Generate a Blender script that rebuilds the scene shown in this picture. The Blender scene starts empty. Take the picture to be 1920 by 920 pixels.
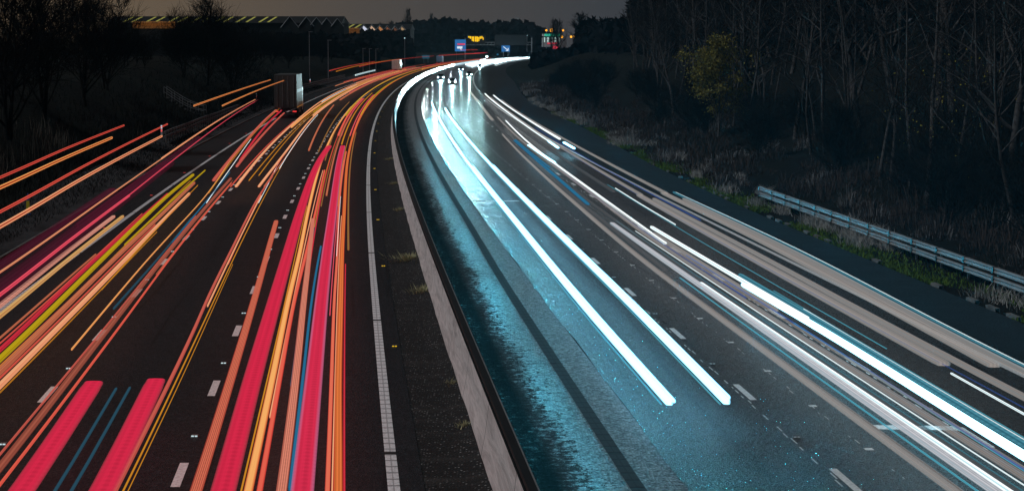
import bpy, bmesh, math, random
import numpy as np
from mathutils import Vector, Matrix
R = math.radians
S = bpy.context.scene
COL = S.collection
rng = random.Random(7)
# ------------------------------------------------------------------ camera
cam_d = bpy.data.cameras.new('camera'); cam = bpy.data.objects.new('camera', cam_d); COL.objects.link(cam)
cam_d.sensor_width = 36.0; cam_d.lens = 3590/1920*36
cam_d.clip_start = 0.5; cam_d.clip_end = 9000
cam.location = (0, 0, 7.8)
cam.rotation_euler = (math.pi/2 - math.atan(370/3590), 0, 0)
S.camera = cam
# ------------------------------------------------------------------ night sky, added fill sun, exposure
S.view_settings.view_transform = 'Standard'; S.view_settings.look = 'None'
S.view_settings.exposure = 0.0; S.view_settings.gamma = 1.0; S.view_settings.use_curve_mapping = False
S.render.engine = 'CYCLES'
S.cycles.use_denoising = True
try: S.cycles.denoiser = 'OPENIMAGEDENOISE'
except Exception: pass
S.cycles.use_light_tree = True
S.cycles.max_bounces = 5; S.cycles.diffuse_bounces = 2; S.cycles.glossy_bounces = 2
S.cycles.volume_bounces = 0; S.cycles.transparent_max_bounces = 24
S.cycles.sample_clamp_indirect = 4.0
S.cycles.use_fast_gi = False
SUN_EL, SUN_AZ = R(50), R(252)           # added fill sun from the left, a little behind the bridge
W = bpy.data.worlds.new('World'); S.world = W; W.use_nodes = True
nt = W.node_tree; nt.nodes.clear()
def wn(t, **k):
    n = nt.nodes.new(t)
    for a, b in k.items(): setattr(n, a, b)
    return n
wo = wn('ShaderNodeOutputWorld')
sky = wn('ShaderNodeTexSky', sky_type='NISHITA', sun_disc=False)
sky.sun_elevation = SUN_EL; sky.sun_rotation = SUN_AZ
b1 = wn('ShaderNodeBackground'); b1.inputs[1].default_value = 0.0012      # faint air glow matching the fill sun
nt.links.new(sky.outputs[0], b1.inputs[0])
tc = wn('ShaderNodeTexCoord'); sp = wn('ShaderNodeSeparateXYZ'); nt.links.new(tc.outputs['Generated'], sp.inputs[0])
# town glow: warm to the west (left), grey-blue to the north-east
mx = wn('ShaderNodeMapRange'); mx.inputs[1].default_value = -0.22; mx.inputs[2].default_value = 0.06
nt.links.new(sp.outputs[0], mx.inputs[0])
cr = wn('ShaderNodeValToRGB'); nt.links.new(mx.outputs[0], cr.inputs[0])
cr.color_ramp.elements[0].color = (0.145, 0.100, 0.060, 1)
cr.color_ramp.elements[1].color = (0.038, 0.040, 0.048, 1)
e = cr.color_ramp.elements.new(0.5); e.color = (0.076, 0.061, 0.052, 1)
mz = wn('ShaderNodeMapRange'); mz.inputs[1].default_value = 0.0; mz.inputs[2].default_value = 0.45
mz.inputs[3].default_value = 1.0; mz.inputs[4].default_value = 0.12
nt.links.new(sp.outputs[2], mz.inputs[0])
b2 = wn('ShaderNodeBackground'); nt.links.new(cr.outputs[0], b2.inputs[0]); nt.links.new(mz.outputs[0], b2.inputs[1])
ad = wn('ShaderNodeAddShader'); nt.links.new(b1.outputs[0], ad.inputs[0]); nt.links.new(b2.outputs[0], ad.inputs[1])
nt.links.new(ad.outputs[0], wo.inputs[0])
fill_sun_d = bpy.data.lights.new('moon', 'SUN'); moon = bpy.data.objects.new('moon', fill_sun_d); COL.objects.link(moon)
fill_sun_d.energy = 1.15; fill_sun_d.angle = R(8); fill_sun_d.color = (0.88, 0.95, 1.0)  # sun lamp added as general fill for the road, markings and barrier
moon.rotation_euler = (R(90)-SUN_EL, 0, math.pi - SUN_AZ)
moon.location = (-30, -40, 60)

# ------------------------------------------------------------------ the road's line
KN = [0, 40, 90, 150, 220, 320, 450, 650, 1000, 1600]
KV = np.array([4.005, 10.327, 15.483, 17.932, 17.317, 14.344, 10.816, 9.313, 10.003, 10.881])*1e-5
_y = np.arange(0, 3200); _d = np.cumsum(np.cumsum(np.interp(_y, KN, KV)))
T0 = 0.0877437
def dev(Y): return float(np.interp(Y, _y, _d))
def RX(lat, Y): return lat - T0*Y + dev(Y)
def rp(lat, Y, z=0.0): return Vector((RX(lat, Y), Y, z))
def ang(Y):                                # heading of the road at Y (rotation about z)
    return math.atan((RX(0, Y+2)-RX(0, Y-2))/4.0)
def sm(a, b, x):
    t = min(1, max(0, (x-a)/(b-a))); return t*t*(3-2*t)
def redge(Y): return 19.2 + 2.4*sm(85, 210, Y) + 4.2*sm(230, 480, Y)        # tarmac edge on the right
def hnoise(x, y):
    return (math.sin(x*.31+y*.11)+math.sin(x*.13-y*.23+1.7)+math.sin(x*.71+y*.05+.6)*.4)/2.4
def gz(lat, Y):
    """height of the land beside the motorway"""
    n = hnoise(lat, Y)
    if lat < -13.0:
        d = -13.0-lat
        return -0.02 + 0.16*min(d, 3) + 0.05*n*min(1, d) + 5.2*sm(4.0, 17, d)*(1-0.35*sm(420, 800, Y)) + 0.4*n*sm(4, 9, d)
    e = redge(Y)
    if lat > e:
        d = lat-e
        return -0.03 + 0.05*min(d, 3) + 0.05*n*min(1, d) + 6.5*sm(3.2, 30, d) + 6*sm(28, 70, d) + 0.35*n*sm(3, 7, d)
    return -0.06

# ------------------------------------------------------------------ node helpers / materials
MATS = {}
class NT:
    def __init__(s, name):
        s.m = bpy.data.materials.new(name); s.m.use_nodes = True; s.t = s.m.node_tree; s.t.nodes.clear()
        s.out = s.n('ShaderNodeOutputMaterial')
    def n(s, t, **k):
        x = s.t.nodes.new(t)
        for a, b in k.items(): setattr(x, a, b)
        return x
    def l(s, a, b): s.t.links.new(a, b)
    def set(s, sock, v):
        if hasattr(v, 'is_output') or isinstance(v, bpy.types.NodeSocket): s.l(v, sock)
        else: sock.default_value = v
    def math(s, op, a, b=0.0, c=0.0, clamp=False):
        x = s.n('ShaderNodeMath', operation=op, use_clamp=clamp)
        for i, v in enumerate((a, b, c)): s.set(x.inputs[i], v)
        return x.outputs[0]
    def mix(s, f, a, b, mode='MIX'):
        x = s.n('ShaderNodeMix', data_type='RGBA', blend_type=mode)
        s.set(x.inputs[0], f)
        for i, v in ((6, a), (7, b)):
            if isinstance(v, tuple) and len(v) == 3: v = (*v, 1)
            s.set(x.inputs[i], v)
        return x.outputs[2]
    def ramp(s, f, stops):
        x = s.n('ShaderNodeValToRGB'); s.l(f, x.inputs[0]); el = x.color_ramp.elements
        while len(el) < len(stops): el.new(0.5)
        for q, (p, c) in zip(el, stops):
            q.position = p; q.color = (*c, 1) if isinstance(c, tuple) else (c, c, c, 1)
        return x.outputs[0]
    def pos(s): return s.n('ShaderNodeNewGeometry').outputs['Position']
    def uv(s): return s.n('ShaderNodeUVMap').outputs[0]
    def mapping(s, v, scale=(1, 1, 1), loc=(0, 0, 0)):
        x = s.n('ShaderNodeMapping'); s.l(v, x.inputs[0]); x.inputs['Scale'].default_value = scale; x.inputs['Location'].default_value = loc
        return x.outputs[0]
    def noise(s, v, scale, detail=4, rough=.6, dist=0):
        x = s.n('ShaderNodeTexNoise'); s.l(v, x.inputs['Vector']); x.inputs['Scale'].default_value = scale
        x.inputs['Detail'].default_value = detail; x.inputs['Roughness'].default_value = rough; x.inputs['Distortion'].default_value = dist
        return x.outputs[0]
    def vor(s, v, scale, feature='F1'):
        x = s.n('ShaderNodeTexVoronoi', feature=feature); s.l(v, x.inputs['Vector']); x.inputs['Scale'].default_value = scale
        return x
    def bump(s, h, strength=.5, dist=.02):
        x = s.n('ShaderNodeBump'); s.l(h, x.inputs['Height']); x.inputs['Strength'].default_value = strength; x.inputs['Distance'].default_value = dist
        return x.outputs[0]
    def bsdf(s, color, rough=.7, normal=None, metal=0.0, spec=.5, alpha=None):
        x = s.n('ShaderNodeBsdfPrincipled')
        if isinstance(color, tuple): color = (*color, 1)
        s.set(x.inputs['Base Color'], color); s.set(x.inputs['Roughness'], rough); s.set(x.inputs['Metallic'], metal)
        s.set(x.inputs['Specular IOR Level'], spec)
        if normal is not None: s.l(normal, x.inputs['Normal'])
        s.l(x.outputs[0], s.out.inputs[0])
        return x

def plain(name, c, rough=.7, metal=0., var=.25, scale=3., spec=.4, bump=0.):
    """painted / bare material with blotchy wear"""
    if name in MATS: return MATS[name]
    t = NT(name); p = t.pos(); f = t.noise(p, scale, 5)
    lo = tuple(v*(1-var) for v in c); hi = tuple(min(1, v*(1+var)) for v in c)
    t.bsdf(t.mix(t.ramp(f, [(.3, 0.), (.7, 1.)]), lo, hi), rough, t.bump(t.noise(p, scale*9, 3), bump) if bump else None, metal, spec)
    MATS[name] = t.m; return t.m

def asphalt(name, base, rough, spec, gloss_var, patch, sparkle=0.35, grain=38.):
    t = NT(name); uv = t.uv(); p = t.pos()
    big = t.noise(t.mapping(uv, (.5, .03, 1)), 1.0, 4, .6)          # wheel tracks along the lane
    mid = t.noise(p, .7, 5, .65)
    agg = t.vor(p, grain); aggc = agg.outputs['Color']; sep = t.n('ShaderNodeSeparateColor'); t.l(aggc, sep.inputs[0])
    fine = t.noise(p, 95, 2, .6)
    v = t.math('MULTIPLY_ADD', big, .9, .05); v = t.math('MULTIPLY_ADD', mid, .55, v)
    v = t.math('MULTIPLY', v, t.math('MULTIPLY_ADD', sep.outputs[0], .9, .45))
    ch = t.vor(p, 15); sch = t.n('ShaderNodeSeparateColor'); t.l(ch.outputs['Color'], sch.inputs[0])
    v = t.math('MULTIPLY', v, t.ramp(sch.outputs[1], [(.0, .45), (.55, .85), (.86, 1.3), (.97, 3.2)]))
    col = t.mix(t.math('MULTIPLY', v, .9, clamp=True), tuple(x*.45 for x in base), tuple(x*1.9 for x in base))
    # tar joints and patches
    seam = t.noise(t.mapping(uv, (.8, .012, 1)), 2.0, 2)
    col = t.mix(t.ramp(seam, [(.60, 0.), (.615, patch), (.63, patch), (.645, 0.)]), col, (.012, .012, .013))
    rgh = t.math('MULTIPLY_ADD', mid, gloss_var, rough-gloss_var*.5)
    rgh = t.math('MULTIPLY_ADD', sep.outputs[1], -sparkle*.6, rgh)
    h = t.math('MULTIPLY_ADD', fine, .35, agg.outputs['Distance'])
    t.bsdf(col, rgh, t.bump(t.math('MULTIPLY_ADD', ch.outputs['Distance'], .8, h), .85, .022), 0, spec)
    MATS[name] = t.m; return t.m

M_left = asphalt('asphalt_dark', (.017, .0185, .0205), .82, .16, .2, .7)
M_right = asphalt('asphalt_worn', (.046, .047, .048), .58, .45, .3, .8, .8)
M_shoulder = asphalt('asphalt_smooth', (.0095, .011, .0125), .55, .5, .2, .3)

def strip_mat():                            # hard strip beside the barrier: pale worn paving under drifts of black grit
    t = NT('gritty_paving'); uv = t.uv(); p = t.pos()
    u = t.n('ShaderNodeSeparateXYZ'); t.l(uv, u.inputs[0])
    big = t.noise(t.mapping(uv, (1.1, .22, 1)), 1.0, 6, .7, .4)
    drag = t.noise(t.mapping(p, (.9, 2.6, 1)), 1.5, 6, .75, .6)
    spk = t.noise(t.mapping(p, (.6, 1.3, 1)), 6, 5, .75)
    k = t.math('MULTIPLY_ADD', t.math('ABSOLUTE', t.math('SUBTRACT', u.outputs[0], 3.72)), -.78, .86)             # more grit near the barrier (lat 3.1)
    k = t.math('ADD', k, t.math('MULTIPLY_ADD', big, 1.3, -.72)); k = t.math('ADD', k, t.math('MULTIPLY_ADD', drag, .45, -.22))
    k = t.math('ADD', k, t.math('MULTIPLY_ADD', spk, 1.9, -.95))
    f = t.ramp(k, [(.34, 0.), (.50, .6), (.70, .96)])
    pep = t.noise(t.mapping(p, (1.3, .75, 1)), 4.2, 6, .78); zone = t.ramp(t.math('MULTIPLY_ADD', t.math('SUBTRACT', u.outputs[0], 2.9), .5, 0.), [(0., .62), (.62, .53), (1., .36)])
    f = t.math('MAXIMUM', f, t.ramp(t.math('SUBTRACT', zone, pep), [(.0, 0.), (.035, .9)]))
    ag = t.vor(p, 17); sep = t.n('ShaderNodeSeparateColor'); t.l(ag.outputs['Color'], sep.inputs[0])
    pale = t.mix(t.ramp(sep.outputs[0], [(.1, 0.), (.6, .45), (.95, 1.)]), (.03, .03, .031), (.38, .38, .38))
    pale = t.mix(t.ramp(drag, [(.62, 0.), (.72, .7)]), pale, (.36, .36, .35))
    col = t.mix(f, pale, (.018, .018, .018))
    t.bsdf(col, t.math('MULTIPLY_ADD', f, .45, .45), t.bump(t.math('ADD', t.math('MULTIPLY', ag.outputs['Distance'], .8), t.math('MULTIPLY', spk, 1.2)), .85, .03), 0, t.math('MULTIPLY_ADD', f, -.42, .5))
    return t.m
M_strip = strip_mat()

def gravel_mat():
    t = NT('dirt_and_gravel'); p = t.pos()
    a = t.noise(p, .8, 5, .7); b = t.vor(p, 17); sep = t.n('ShaderNodeSeparateColor'); t.l(b.outputs['Color'], sep.inputs[0])
    rows = t.noise(t.mapping(p, (.25, 2.2, 1)), 1.0, 4, .6)
    col = t.mix(t.math('MULTIPLY', t.ramp(sep.outputs[0], [(.74, 0.), (.92, 1.)]), t.ramp(b.outputs['Distance'], [(.26, 1.), (.40, 0.)])), (.012, .011, .011), (.42, .41, .40))
    col = t.mix(t.ramp(rows, [(.50, 0.), (.68, .6)]), col, (.05, .044, .04))
    col = t.mix(t.ramp(a, [(.35, .75), (.6, 0.)]), col, (.012, .011, .010))
    t.bsdf(col, .85, t.bump(t.math('MULTIPLY_ADD', rows, 2.0, b.outputs['Distance']), .9, .03), 0, .3)
    return t.m
M_gravel = gravel_mat()

def ground_mat():
    t = NT('rough_verge'); p = t.pos()
    a = t.noise(p, .15, 6, .65); b = t.noise(p, 2.5, 6, .75)
    col = t.mix(t.ramp(a, [(.38, 0.), (.62, 1.)]), (.006, .0055, .005), (.010, .0105, .007))
    col = t.mix(t.ramp(b, [(.45, 0.), (.75, .8)]), col, (.017, .015, .013))
    t.bsdf(col, .95, t.bump(b, 1.0, .12), 0, .1)
    return t.m
M_ground = ground_mat()

def paint_mat(name, c, ribs=0.0, dark=.3):
    t = NT(name); uv = t.uv(); p = t.pos(); s = t.n('ShaderNodeSeparateXYZ'); t.l(uv, s.inputs[0])
    wear = t.noise(p, 14, 5, .7)
    col = t.mix(t.ramp(wear, [(.35, .55), (.55, 0.)]), c, tuple(x*dark for x in c))
    nrm = None
    if ribs:
        fr = t.math('FRACT', t.math('MULTIPLY', s.outputs[1], ribs))
        gap = t.ramp(fr, [(.0, 1.), (.10, 1.), (.16, 0.), (.94, 0.), (.97, 1.)])
        ctr = t.math('ABSOLUTE', t.math('SUBTRACT', s.outputs[0], .5))
        cl = t.math('MULTIPLY', t.ramp(ctr, [(.04, 1.), (.08, 0.)]), .55)
        col = t.mix(t.math('MAXIMUM', t.math('MULTIPLY', gap, .78), cl), col, tuple(x*.22 for x in c))
        jf = t.math('FRACT', t.math('MULTIPLY', s.outputs[1], .055))
        col = t.mix(t.ramp(jf, [(.0, 1.), (.012, 1.), (.016, 0.)]), col, (.02, .02, .02))
        nrm = t.bump(t.math('SUBTRACT', 1.0, gap), .6, .02)
    t.bsdf(col, .6, nrm, 0, .4)
    return t.m
M_paint = paint_mat('road_paint', (.90, .90, .89))
M_ribpaint = paint_mat('ribbed_road_paint', (.90, .92, .92), 1.9)
M_drain = paint_mat('slot_drain_iron', (.045, .048, .052), 1.7, .4)

def concrete_mat(nm='barrier_concrete', rg=.85, sp_=.3):
    t = NT(nm); p = t.pos(); uv = t.uv()
    a = t.noise(p, .55, 6, .7); b = t.noise(t.mapping(p, (1, .25, 3.0)), 1.4, 6, .7, 1.2); c = t.noise(p, 30, 4)
    col = t.mix(a, (.58, .515, .50), (.80, .745, .73))
    col = t.mix(t.ramp(b, [(.42, 0.), (.68, .75)]), col, (.30, .27, .26))
    s = t.n('ShaderNodeSeparateXYZ'); t.l(uv, s.inputs[0])
    jf = t.math('FRACT', t.math('MULTIPLY', s.outputs[1], 1/6.0))
    col = t.mix(t.ramp(jf, [(.0, 1.), (.006, 1.), (.010, 0.)]), col, (.04, .038, .036))
    t.bsdf(col, rg, t.bump(t.math('MULTIPLY_ADD', c, .15, b), .5 if rg > .5 else .12, .05), 0, sp_)
    return t.m
M_conc = concrete_mat(); M_conc_damp = concrete_mat('damp_barrier_concrete', .34, .9)
M_cap = plain('matte_black_cap', (.010, .010, .010), .9, 0, .5, 4., .1)  # near-black colour of the barrier top, also used on paving seams
M_steel = plain('galvanised_steel', (.26, .25, .25), .6, .3, .25, 2.2, .5, .05)
M_steel_dull = plain('dull_grey_steel', (.20, .20, .21), .6, .5, .3, 2.)
M_kerb = plain('kerb_concrete', (.12, .115, .11), .85, 0, .4, 1.2, .3, .2)
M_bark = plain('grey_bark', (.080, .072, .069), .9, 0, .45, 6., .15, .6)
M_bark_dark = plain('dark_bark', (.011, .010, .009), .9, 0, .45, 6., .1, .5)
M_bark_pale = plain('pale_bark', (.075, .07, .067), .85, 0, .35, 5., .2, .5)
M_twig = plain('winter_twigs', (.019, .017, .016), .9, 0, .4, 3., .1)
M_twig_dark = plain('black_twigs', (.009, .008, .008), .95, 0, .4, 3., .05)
M_wood_far = plain('far_wood', (.008, .009, .011), .95, 0, .5, .2, .05)
M_black = plain('black_trim', (.012, .012, .013), .5, 0, .2, 3.)
M_tyre = plain('tyre_rubber', (.016, .016, .016), .9, 0, .2, 8.)
def leaf(name, c, v=.5):
    t = NT(name); oi = t.n('ShaderNodeNewGeometry').outputs['Random Per Island']
    col = t.mix(oi, tuple(x*(1-v) for x in c), tuple(min(1, x*(1+v)) for x in c))
    b = t.bsdf(col, .8, None, 0, .15); b.inputs['Subsurface Weight'].default_value = 0
    return t.m
M_leaf_y = leaf('yellowing_leaves', (.190, .162, .036))
M_leaf_yb = leaf('bright_yellow_leaves', (.42, .36, .05))
M_grass_g = leaf('mossy_grass', (.085, .150, .020))
M_grass_d = leaf('dry_grass', (.34, .33, .31))
M_bramble = leaf('dead_bramble', (.060, .047, .043), .6)
M_scrub = leaf('dark_scrub', (.010, .0095, .008), .6)
def emit(name, c, s, sample=False):
    t = NT(name); e = t.n('ShaderNodeEmission'); e.inputs[0].default_value = (*c, 1); e.inputs[1].default_value = s
    t.l(e.outputs[0], t.out.inputs[0])
    t.m.cycles.emission_sampling = 'FRONT' if sample else 'NONE'
    MATS[name] = t.m; return t.m

# ------------------------------------------------------------------ mesh helpers
def tag(o, label=None, cat=None, group=None, kind=None):
    if label: o['label'] = label
    if cat: o['category'] = cat
    if group: o['group'] = group
    if kind: o['kind'] = kind
    return o
def empty(name, loc, rz=0., **k):
    o = bpy.data.objects.new(name, None); COL.objects.link(o); o.location = loc; o.rotation_euler = (0, 0, rz)
    o.empty_display_size = .3
    tag(o, **k); return o
class MB:
    def __init__(s): s.v = []; s.f = []; s.uv = []; s.mi = []
    def add(s, vs, fs, uvs=None, mi=0):
        b = len(s.v); s.v.extend([tuple(v) for v in vs])
        for f in fs:
            s.f.append(tuple(i+b for i in f)); s.mi.append(mi)
            for i in f: s.uv.append(uvs[i] if uvs else (0., 0.))
    def box(s, c, d, rz=0., mi=0, taper=1.0):
        x, y, z = d[0]/2, d[1]/2, d[2]/2; ca, sa = math.cos(rz), math.sin(rz); vs = []
        for dz in (-z, z):
            k = taper if dz > 0 else 1
            for dx, dy in ((-x, -y), (x, -y), (x, y), (-x, y)):
                dx *= k; dy *= k
                vs.append((c[0]+dx*ca-dy*sa, c[1]+dx*sa+dy*ca, c[2]+dz))
        s.add(vs, [(3, 2, 1, 0), (4, 5, 6, 7), (0, 1, 5, 4), (1, 2, 6, 5), (2, 3, 7, 6), (3, 0, 4, 7)], None, mi)
    def tube(s, pts, rad, n=6, mi=0, cap=True, flat=1.0):
        pts = [Vector(p) for p in pts]
        if not hasattr(rad, '__len__'): rad = [rad]*len(pts)
        vs = []; uvs = []; L = 0
        for i, p in enumerate(pts):
            d = (pts[min(i+1, len(pts)-1)]-pts[max(i-1, 0)]).normalized()
            if i: L += (p-pts[i-1]).length
            a = d.cross(Vector((0, 0, 1)))
            if a.length < .05: a = d.cross(Vector((0, 1, 0)))
            a.normalize(); b = a.cross(d)
            for k in range(n):
                t = 2*math.pi*k/n
                vs.append(p+a*math.cos(t)*rad[i]+b*math.sin(t)*rad[i]*flat); uvs.append((k/n, L))
        fs = []
        for i in range(len(pts)-1):
            for k in range(n):
                q = (k+1) % n; fs.append((i*n+k, i*n+q, (i+1)*n+q, (i+1)*n+k))
        if cap:
            fs.append(tuple(range(n))[::-1]); fs.append(tuple((len(pts)-1)*n+k for k in range(n)))
        s.add(vs, fs, uvs, mi)
    def sweep(s, ys, prof, closed=False, lat=None, uvm='lat', mi=None, zf=None):
        """prof: [(lat offset, z)] swept along the road at the given Ys"""
        n = len(prof); vs = []; uvs = []; acc = [0]
        for i in range(1, n): acc.append(acc[-1]+math.hypot(prof[i][0]-prof[i-1][0], prof[i][1]-prof[i-1][1]))
        for Y in ys:
            base = lat(Y) if callable(lat) else (lat or 0.)
            for i, (a, z) in enumerate(prof):
                p = rp(base+a, Y, z + (zf(base+a, Y) if zf else 0)); vs.append(p)
                uvs.append((base+a if uvm == 'lat' else acc[i]/max(acc[-1], 1e-6), Y))
        m = n if closed else n-1
        b = len(s.v); s.v.extend([tuple(v) for v in vs])
        for j in range(len(ys)-1):
            for i in range(m):
                q = (i+1) % n; f = (j*n+i, j*n+q, (j+1)*n+q, (j+1)*n+i)
                s.f.append(tuple(x+b for x in f)); s.mi.append(mi[i] if mi else 0)
                for x in f: s.uv.append(uvs[x])
        if closed:
            s.f.append(tuple(b+i for i in range(n))); s.mi.append(0); s.uv.extend([uvs[i] for i in range(n)])
            k = (len(ys)-1)*n
            s.f.append(tuple(b+k+i for i in range(n))[::-1]); s.mi.append(0); s.uv.extend([uvs[k+i] for i in range(n)][::-1])
    def mesh(s, name, mats, smooth=False, origin=None):
        me = bpy.data.meshes.new(name)
        v = s.v if origin is None else [(a-origin[0], b-origin[1], c-origin[2]) for a, b, c in s.v]
        me.from_pydata(v, [], s.f)
        ul = me.uv_layers.new(name='UVMap'); ul.data.foreach_set('uv', np.array(s.uv, dtype=np.float32).ravel())
        for m in (mats if isinstance(mats, (list, tuple)) else [mats]): me.materials.append(m)
        me.polygons.foreach_set('material_index', s.mi)
        if smooth: me.polygons.foreach_set('use_smooth', [True]*len(me.polygons))
        me.update(); return me
    def build(s, name, mats, parent=None, smooth=False, origin=None, **k):
        o = bpy.data.objects.new(name, s.mesh(name, mats, smooth, origin)); COL.objects.link(o)
        if origin is not None: o.location = origin
        if parent: o.parent = parent
        return tag(o, **k)
def copy_thing(o, loc, rz, scale=1.0, **k):
    c = o.copy(); COL.objects.link(c); c.location = loc; c.rotation_euler = (0, 0, rz); c.scale = (scale,)*3 if not hasattr(scale, '__len__') else scale
    for ch in list(o.children):
        d = ch.copy(); COL.objects.link(d); d.parent = c
        for g in list(ch.children):
            e_ = g.copy(); COL.objects.link(e_); e_.parent = d
    return tag(c, **k)
def yr(a, b, near=4., far=14.):
    """steps along the road, finer near the camera"""
    out = [a]; y = a
    while y < b-1e-6:
        y = min(b, y + near + (far-near)*sm(100, 700, y)); out.append(y)
    return out

# ------------------------------------------------------------------ ground, carriageways, markings
ys = [-40, -10, 0]+yr(8, 1900, 4, 16)+[2100, 2400, 2800, 3150]
lats = [-900, -500, -260, -140, -90, -64, -48, -40, -35, -31, -28, -26, -24, -22, -20, -18.5, -17, -15.5, -14.2, -13.3, -12.9, -6, 0, 6, 12, 18.4]
offs = [-.25, .3, 1, 1.8, 2.6, 3.4, 4.2, 5.2, 6.2, 7.4, 8.6, 10, 12, 14, 17, 20, 24, 29, 36, 46, 60, 90, 150, 300, 600, 1000]
g = MB(); vs = []
for Y in ys:
    for q in lats: vs.append(rp(q, max(Y, 0), gz(q, Y))+Vector((0, min(Y, 0), 0)))
    for q in offs: vs.append(rp(redge(Y)+q, max(Y, 0), gz(redge(Y)+q, Y))+Vector((0, min(Y, 0), 0)))
n = len(lats)+len(offs)
g.add(vs, [(j*n+i, j*n+i+1, (j+1)*n+i+1, (j+1)*n+i) for j in range(len(ys)-1) for i in range(n-1)])
ground = g.build('ground', M_ground, smooth=True, kind='structure')

def sheet(name, l0, l1, mat, z=0., y0=6, y1=1850, nl=6, near=3.):
    m = MB(); yy = yr(y0, y1, near, 14); vs = []; uvs = []
    for Y in yy:
        a = l0(Y) if callable(l0) else l0; b = l1(Y) if callable(l1) else l1
        for i in range(nl+1):
            q = a+(b-a)*i/nl; vs.append(rp(q, Y, z)); uvs.append((q, Y))
    m.add(vs, [(j*(nl+1)+i, j*(nl+1)+i+1, (j+1)*(nl+1)+i+1, (j+1)*(nl+1)+i) for j in range(len(yy)-1) for i in range(nl)], uvs)
    return m.build(name, mat, kind='structure')
sheet('carriageway_left', -13.0, 1.35, M_left)
sheet('central_reserve', 1.35, 2.95, M_gravel, -.015)
sheet('hard_strip', 2.95, 6.05, M_strip, -.004)
sheet('carriageway_right', lambda Y: 6.05+.05*hnoise(Y*2.1, 3), lambda Y: 16.3, M_right, .002)
sheet('hard_shoulder', 16.3, redge, M_shoulder, 0.)

def verge_mat():
    t = NT('dusty_verge'); p = t.pos(); a = t.noise(t.mapping(p, (1, .3, 1)), .7, 6, .7); b = t.noise(p, 9, 5, .75)
    col = t.mix(t.ramp(a, [(.35, 0.), (.65, 1.)]), (.022, .021, .022), (.075, .070, .072)); col = t.mix(t.ramp(b, [(.5, 0.), (.7, .6)]), col, (.012, .012, .011))
    t.bsdf(col, .95, t.bump(b, .8, .04), 0, .1); return t.m
m = MB(); m.sweep(yr(8, 520, 3), [(-3.1, .02), (-2.4, .02), (-1.6, .02), (-.8, .02), (-.08, .03)], lat=-13.0, zf=gz); m.build('verge', verge_mat(), smooth=True, kind='structure')
m = MB()
for l in (-10.42, ): m.sweep(yr(8, 900), [(-.1, .006), (.1, .006)], lat=l, uvm='n')
m.sweep(yr(8, 900), [(-.11, .006), (.11, .006)], lat=.80, uvm='n')
m.build('edge_line', M_ribpaint, kind='structure')
m = MB(); m.sweep(yr(8, 700), [(-.1, .006), (.1, .006)], lat=16.15, uvm='n'); m.build('edge_line', M_paint, kind='structure')
m = MB(); m.sweep(yr(8, 700), [(-.14, .003), (.14, .003)], lat=lambda Y: 5.15+.1*sm(60, 90, Y), uvm='n'); m.build('drain_channel', M_drain, kind='structure')
m = MB()
def dash(m, l, Y, L=2.0, w=.15, z=.0065):
    m.sweep([Y, Y+L/2, Y+L], [(-w/2, z), (w/2, z)], lat=l, uvm='n')
Y = 34.0-9*3
DASH_Y = []
while Y < 700: DASH_Y.append(Y); Y += 9.0
for Y in DASH_Y:
    dash(m, -3.11, Y-.4, w=.17); dash(m, -6.82, Y-1.2, w=.17); dash(m, 9.02+.1*sm(60, 120, Y), Y-.9, w=.15); dash(m, 12.62, Y+3, w=.15)
for Y in np.arange(14, 170, 4.55):                      # old studless lane marks between the lanes
    dash(m, 10.17+.1*sm(60, 90, Y), Y, .20, .17)
for i in range(260):                                     # remains of a thin line along the joint
    Y = 20+i*.62
    if rng.random() < .62: dash(m, 10.12+.1*sm(60, 90, Y)+rng.uniform(-.03, .03), Y, rng.uniform(.12, .4), .022)
    if rng.random() < .75: dash(m, 8.86+.1*sm(60, 120, Y)+rng.uniform(-.03, .03), Y, rng.uniform(.2, .55), .03)
    if rng.random() < .5: dash(m, 12.50+rng.uniform(-.04, .04), Y, rng.uniform(.2, .5), .03)
for a, b, Y0, sl in ((6.1, 8.5, 97.5, .1), (10.9, 12.55, 38.8, -.12)):        # counting strips across the lanes
    m.add([rp(a, Y0, .007), rp(b, Y0+sl, .007), rp(b, Y0+.45+sl, .007), rp(a, Y0+.45, .007)], [(0, 1, 2, 3)], [(0, 0), (1, 0), (1, 1), (0, 1)])
m.build('lane_marking', M_paint, kind='structure')
m = MB()
for Y, l, w, L in ((100, 8.0, 2.2, .05), (66, 4.7, .9, .06), (47, 4.8, .7, .05)):
    m.add([rp(l-w/2, Y, .008), rp(l+w/2, Y, .008), rp(l+w/2, Y+L, .008), rp(l-w/2, Y+L, .008)], [(0, 1, 2, 3)])
m.build('paving_seam', M_cap, kind='structure')

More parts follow.
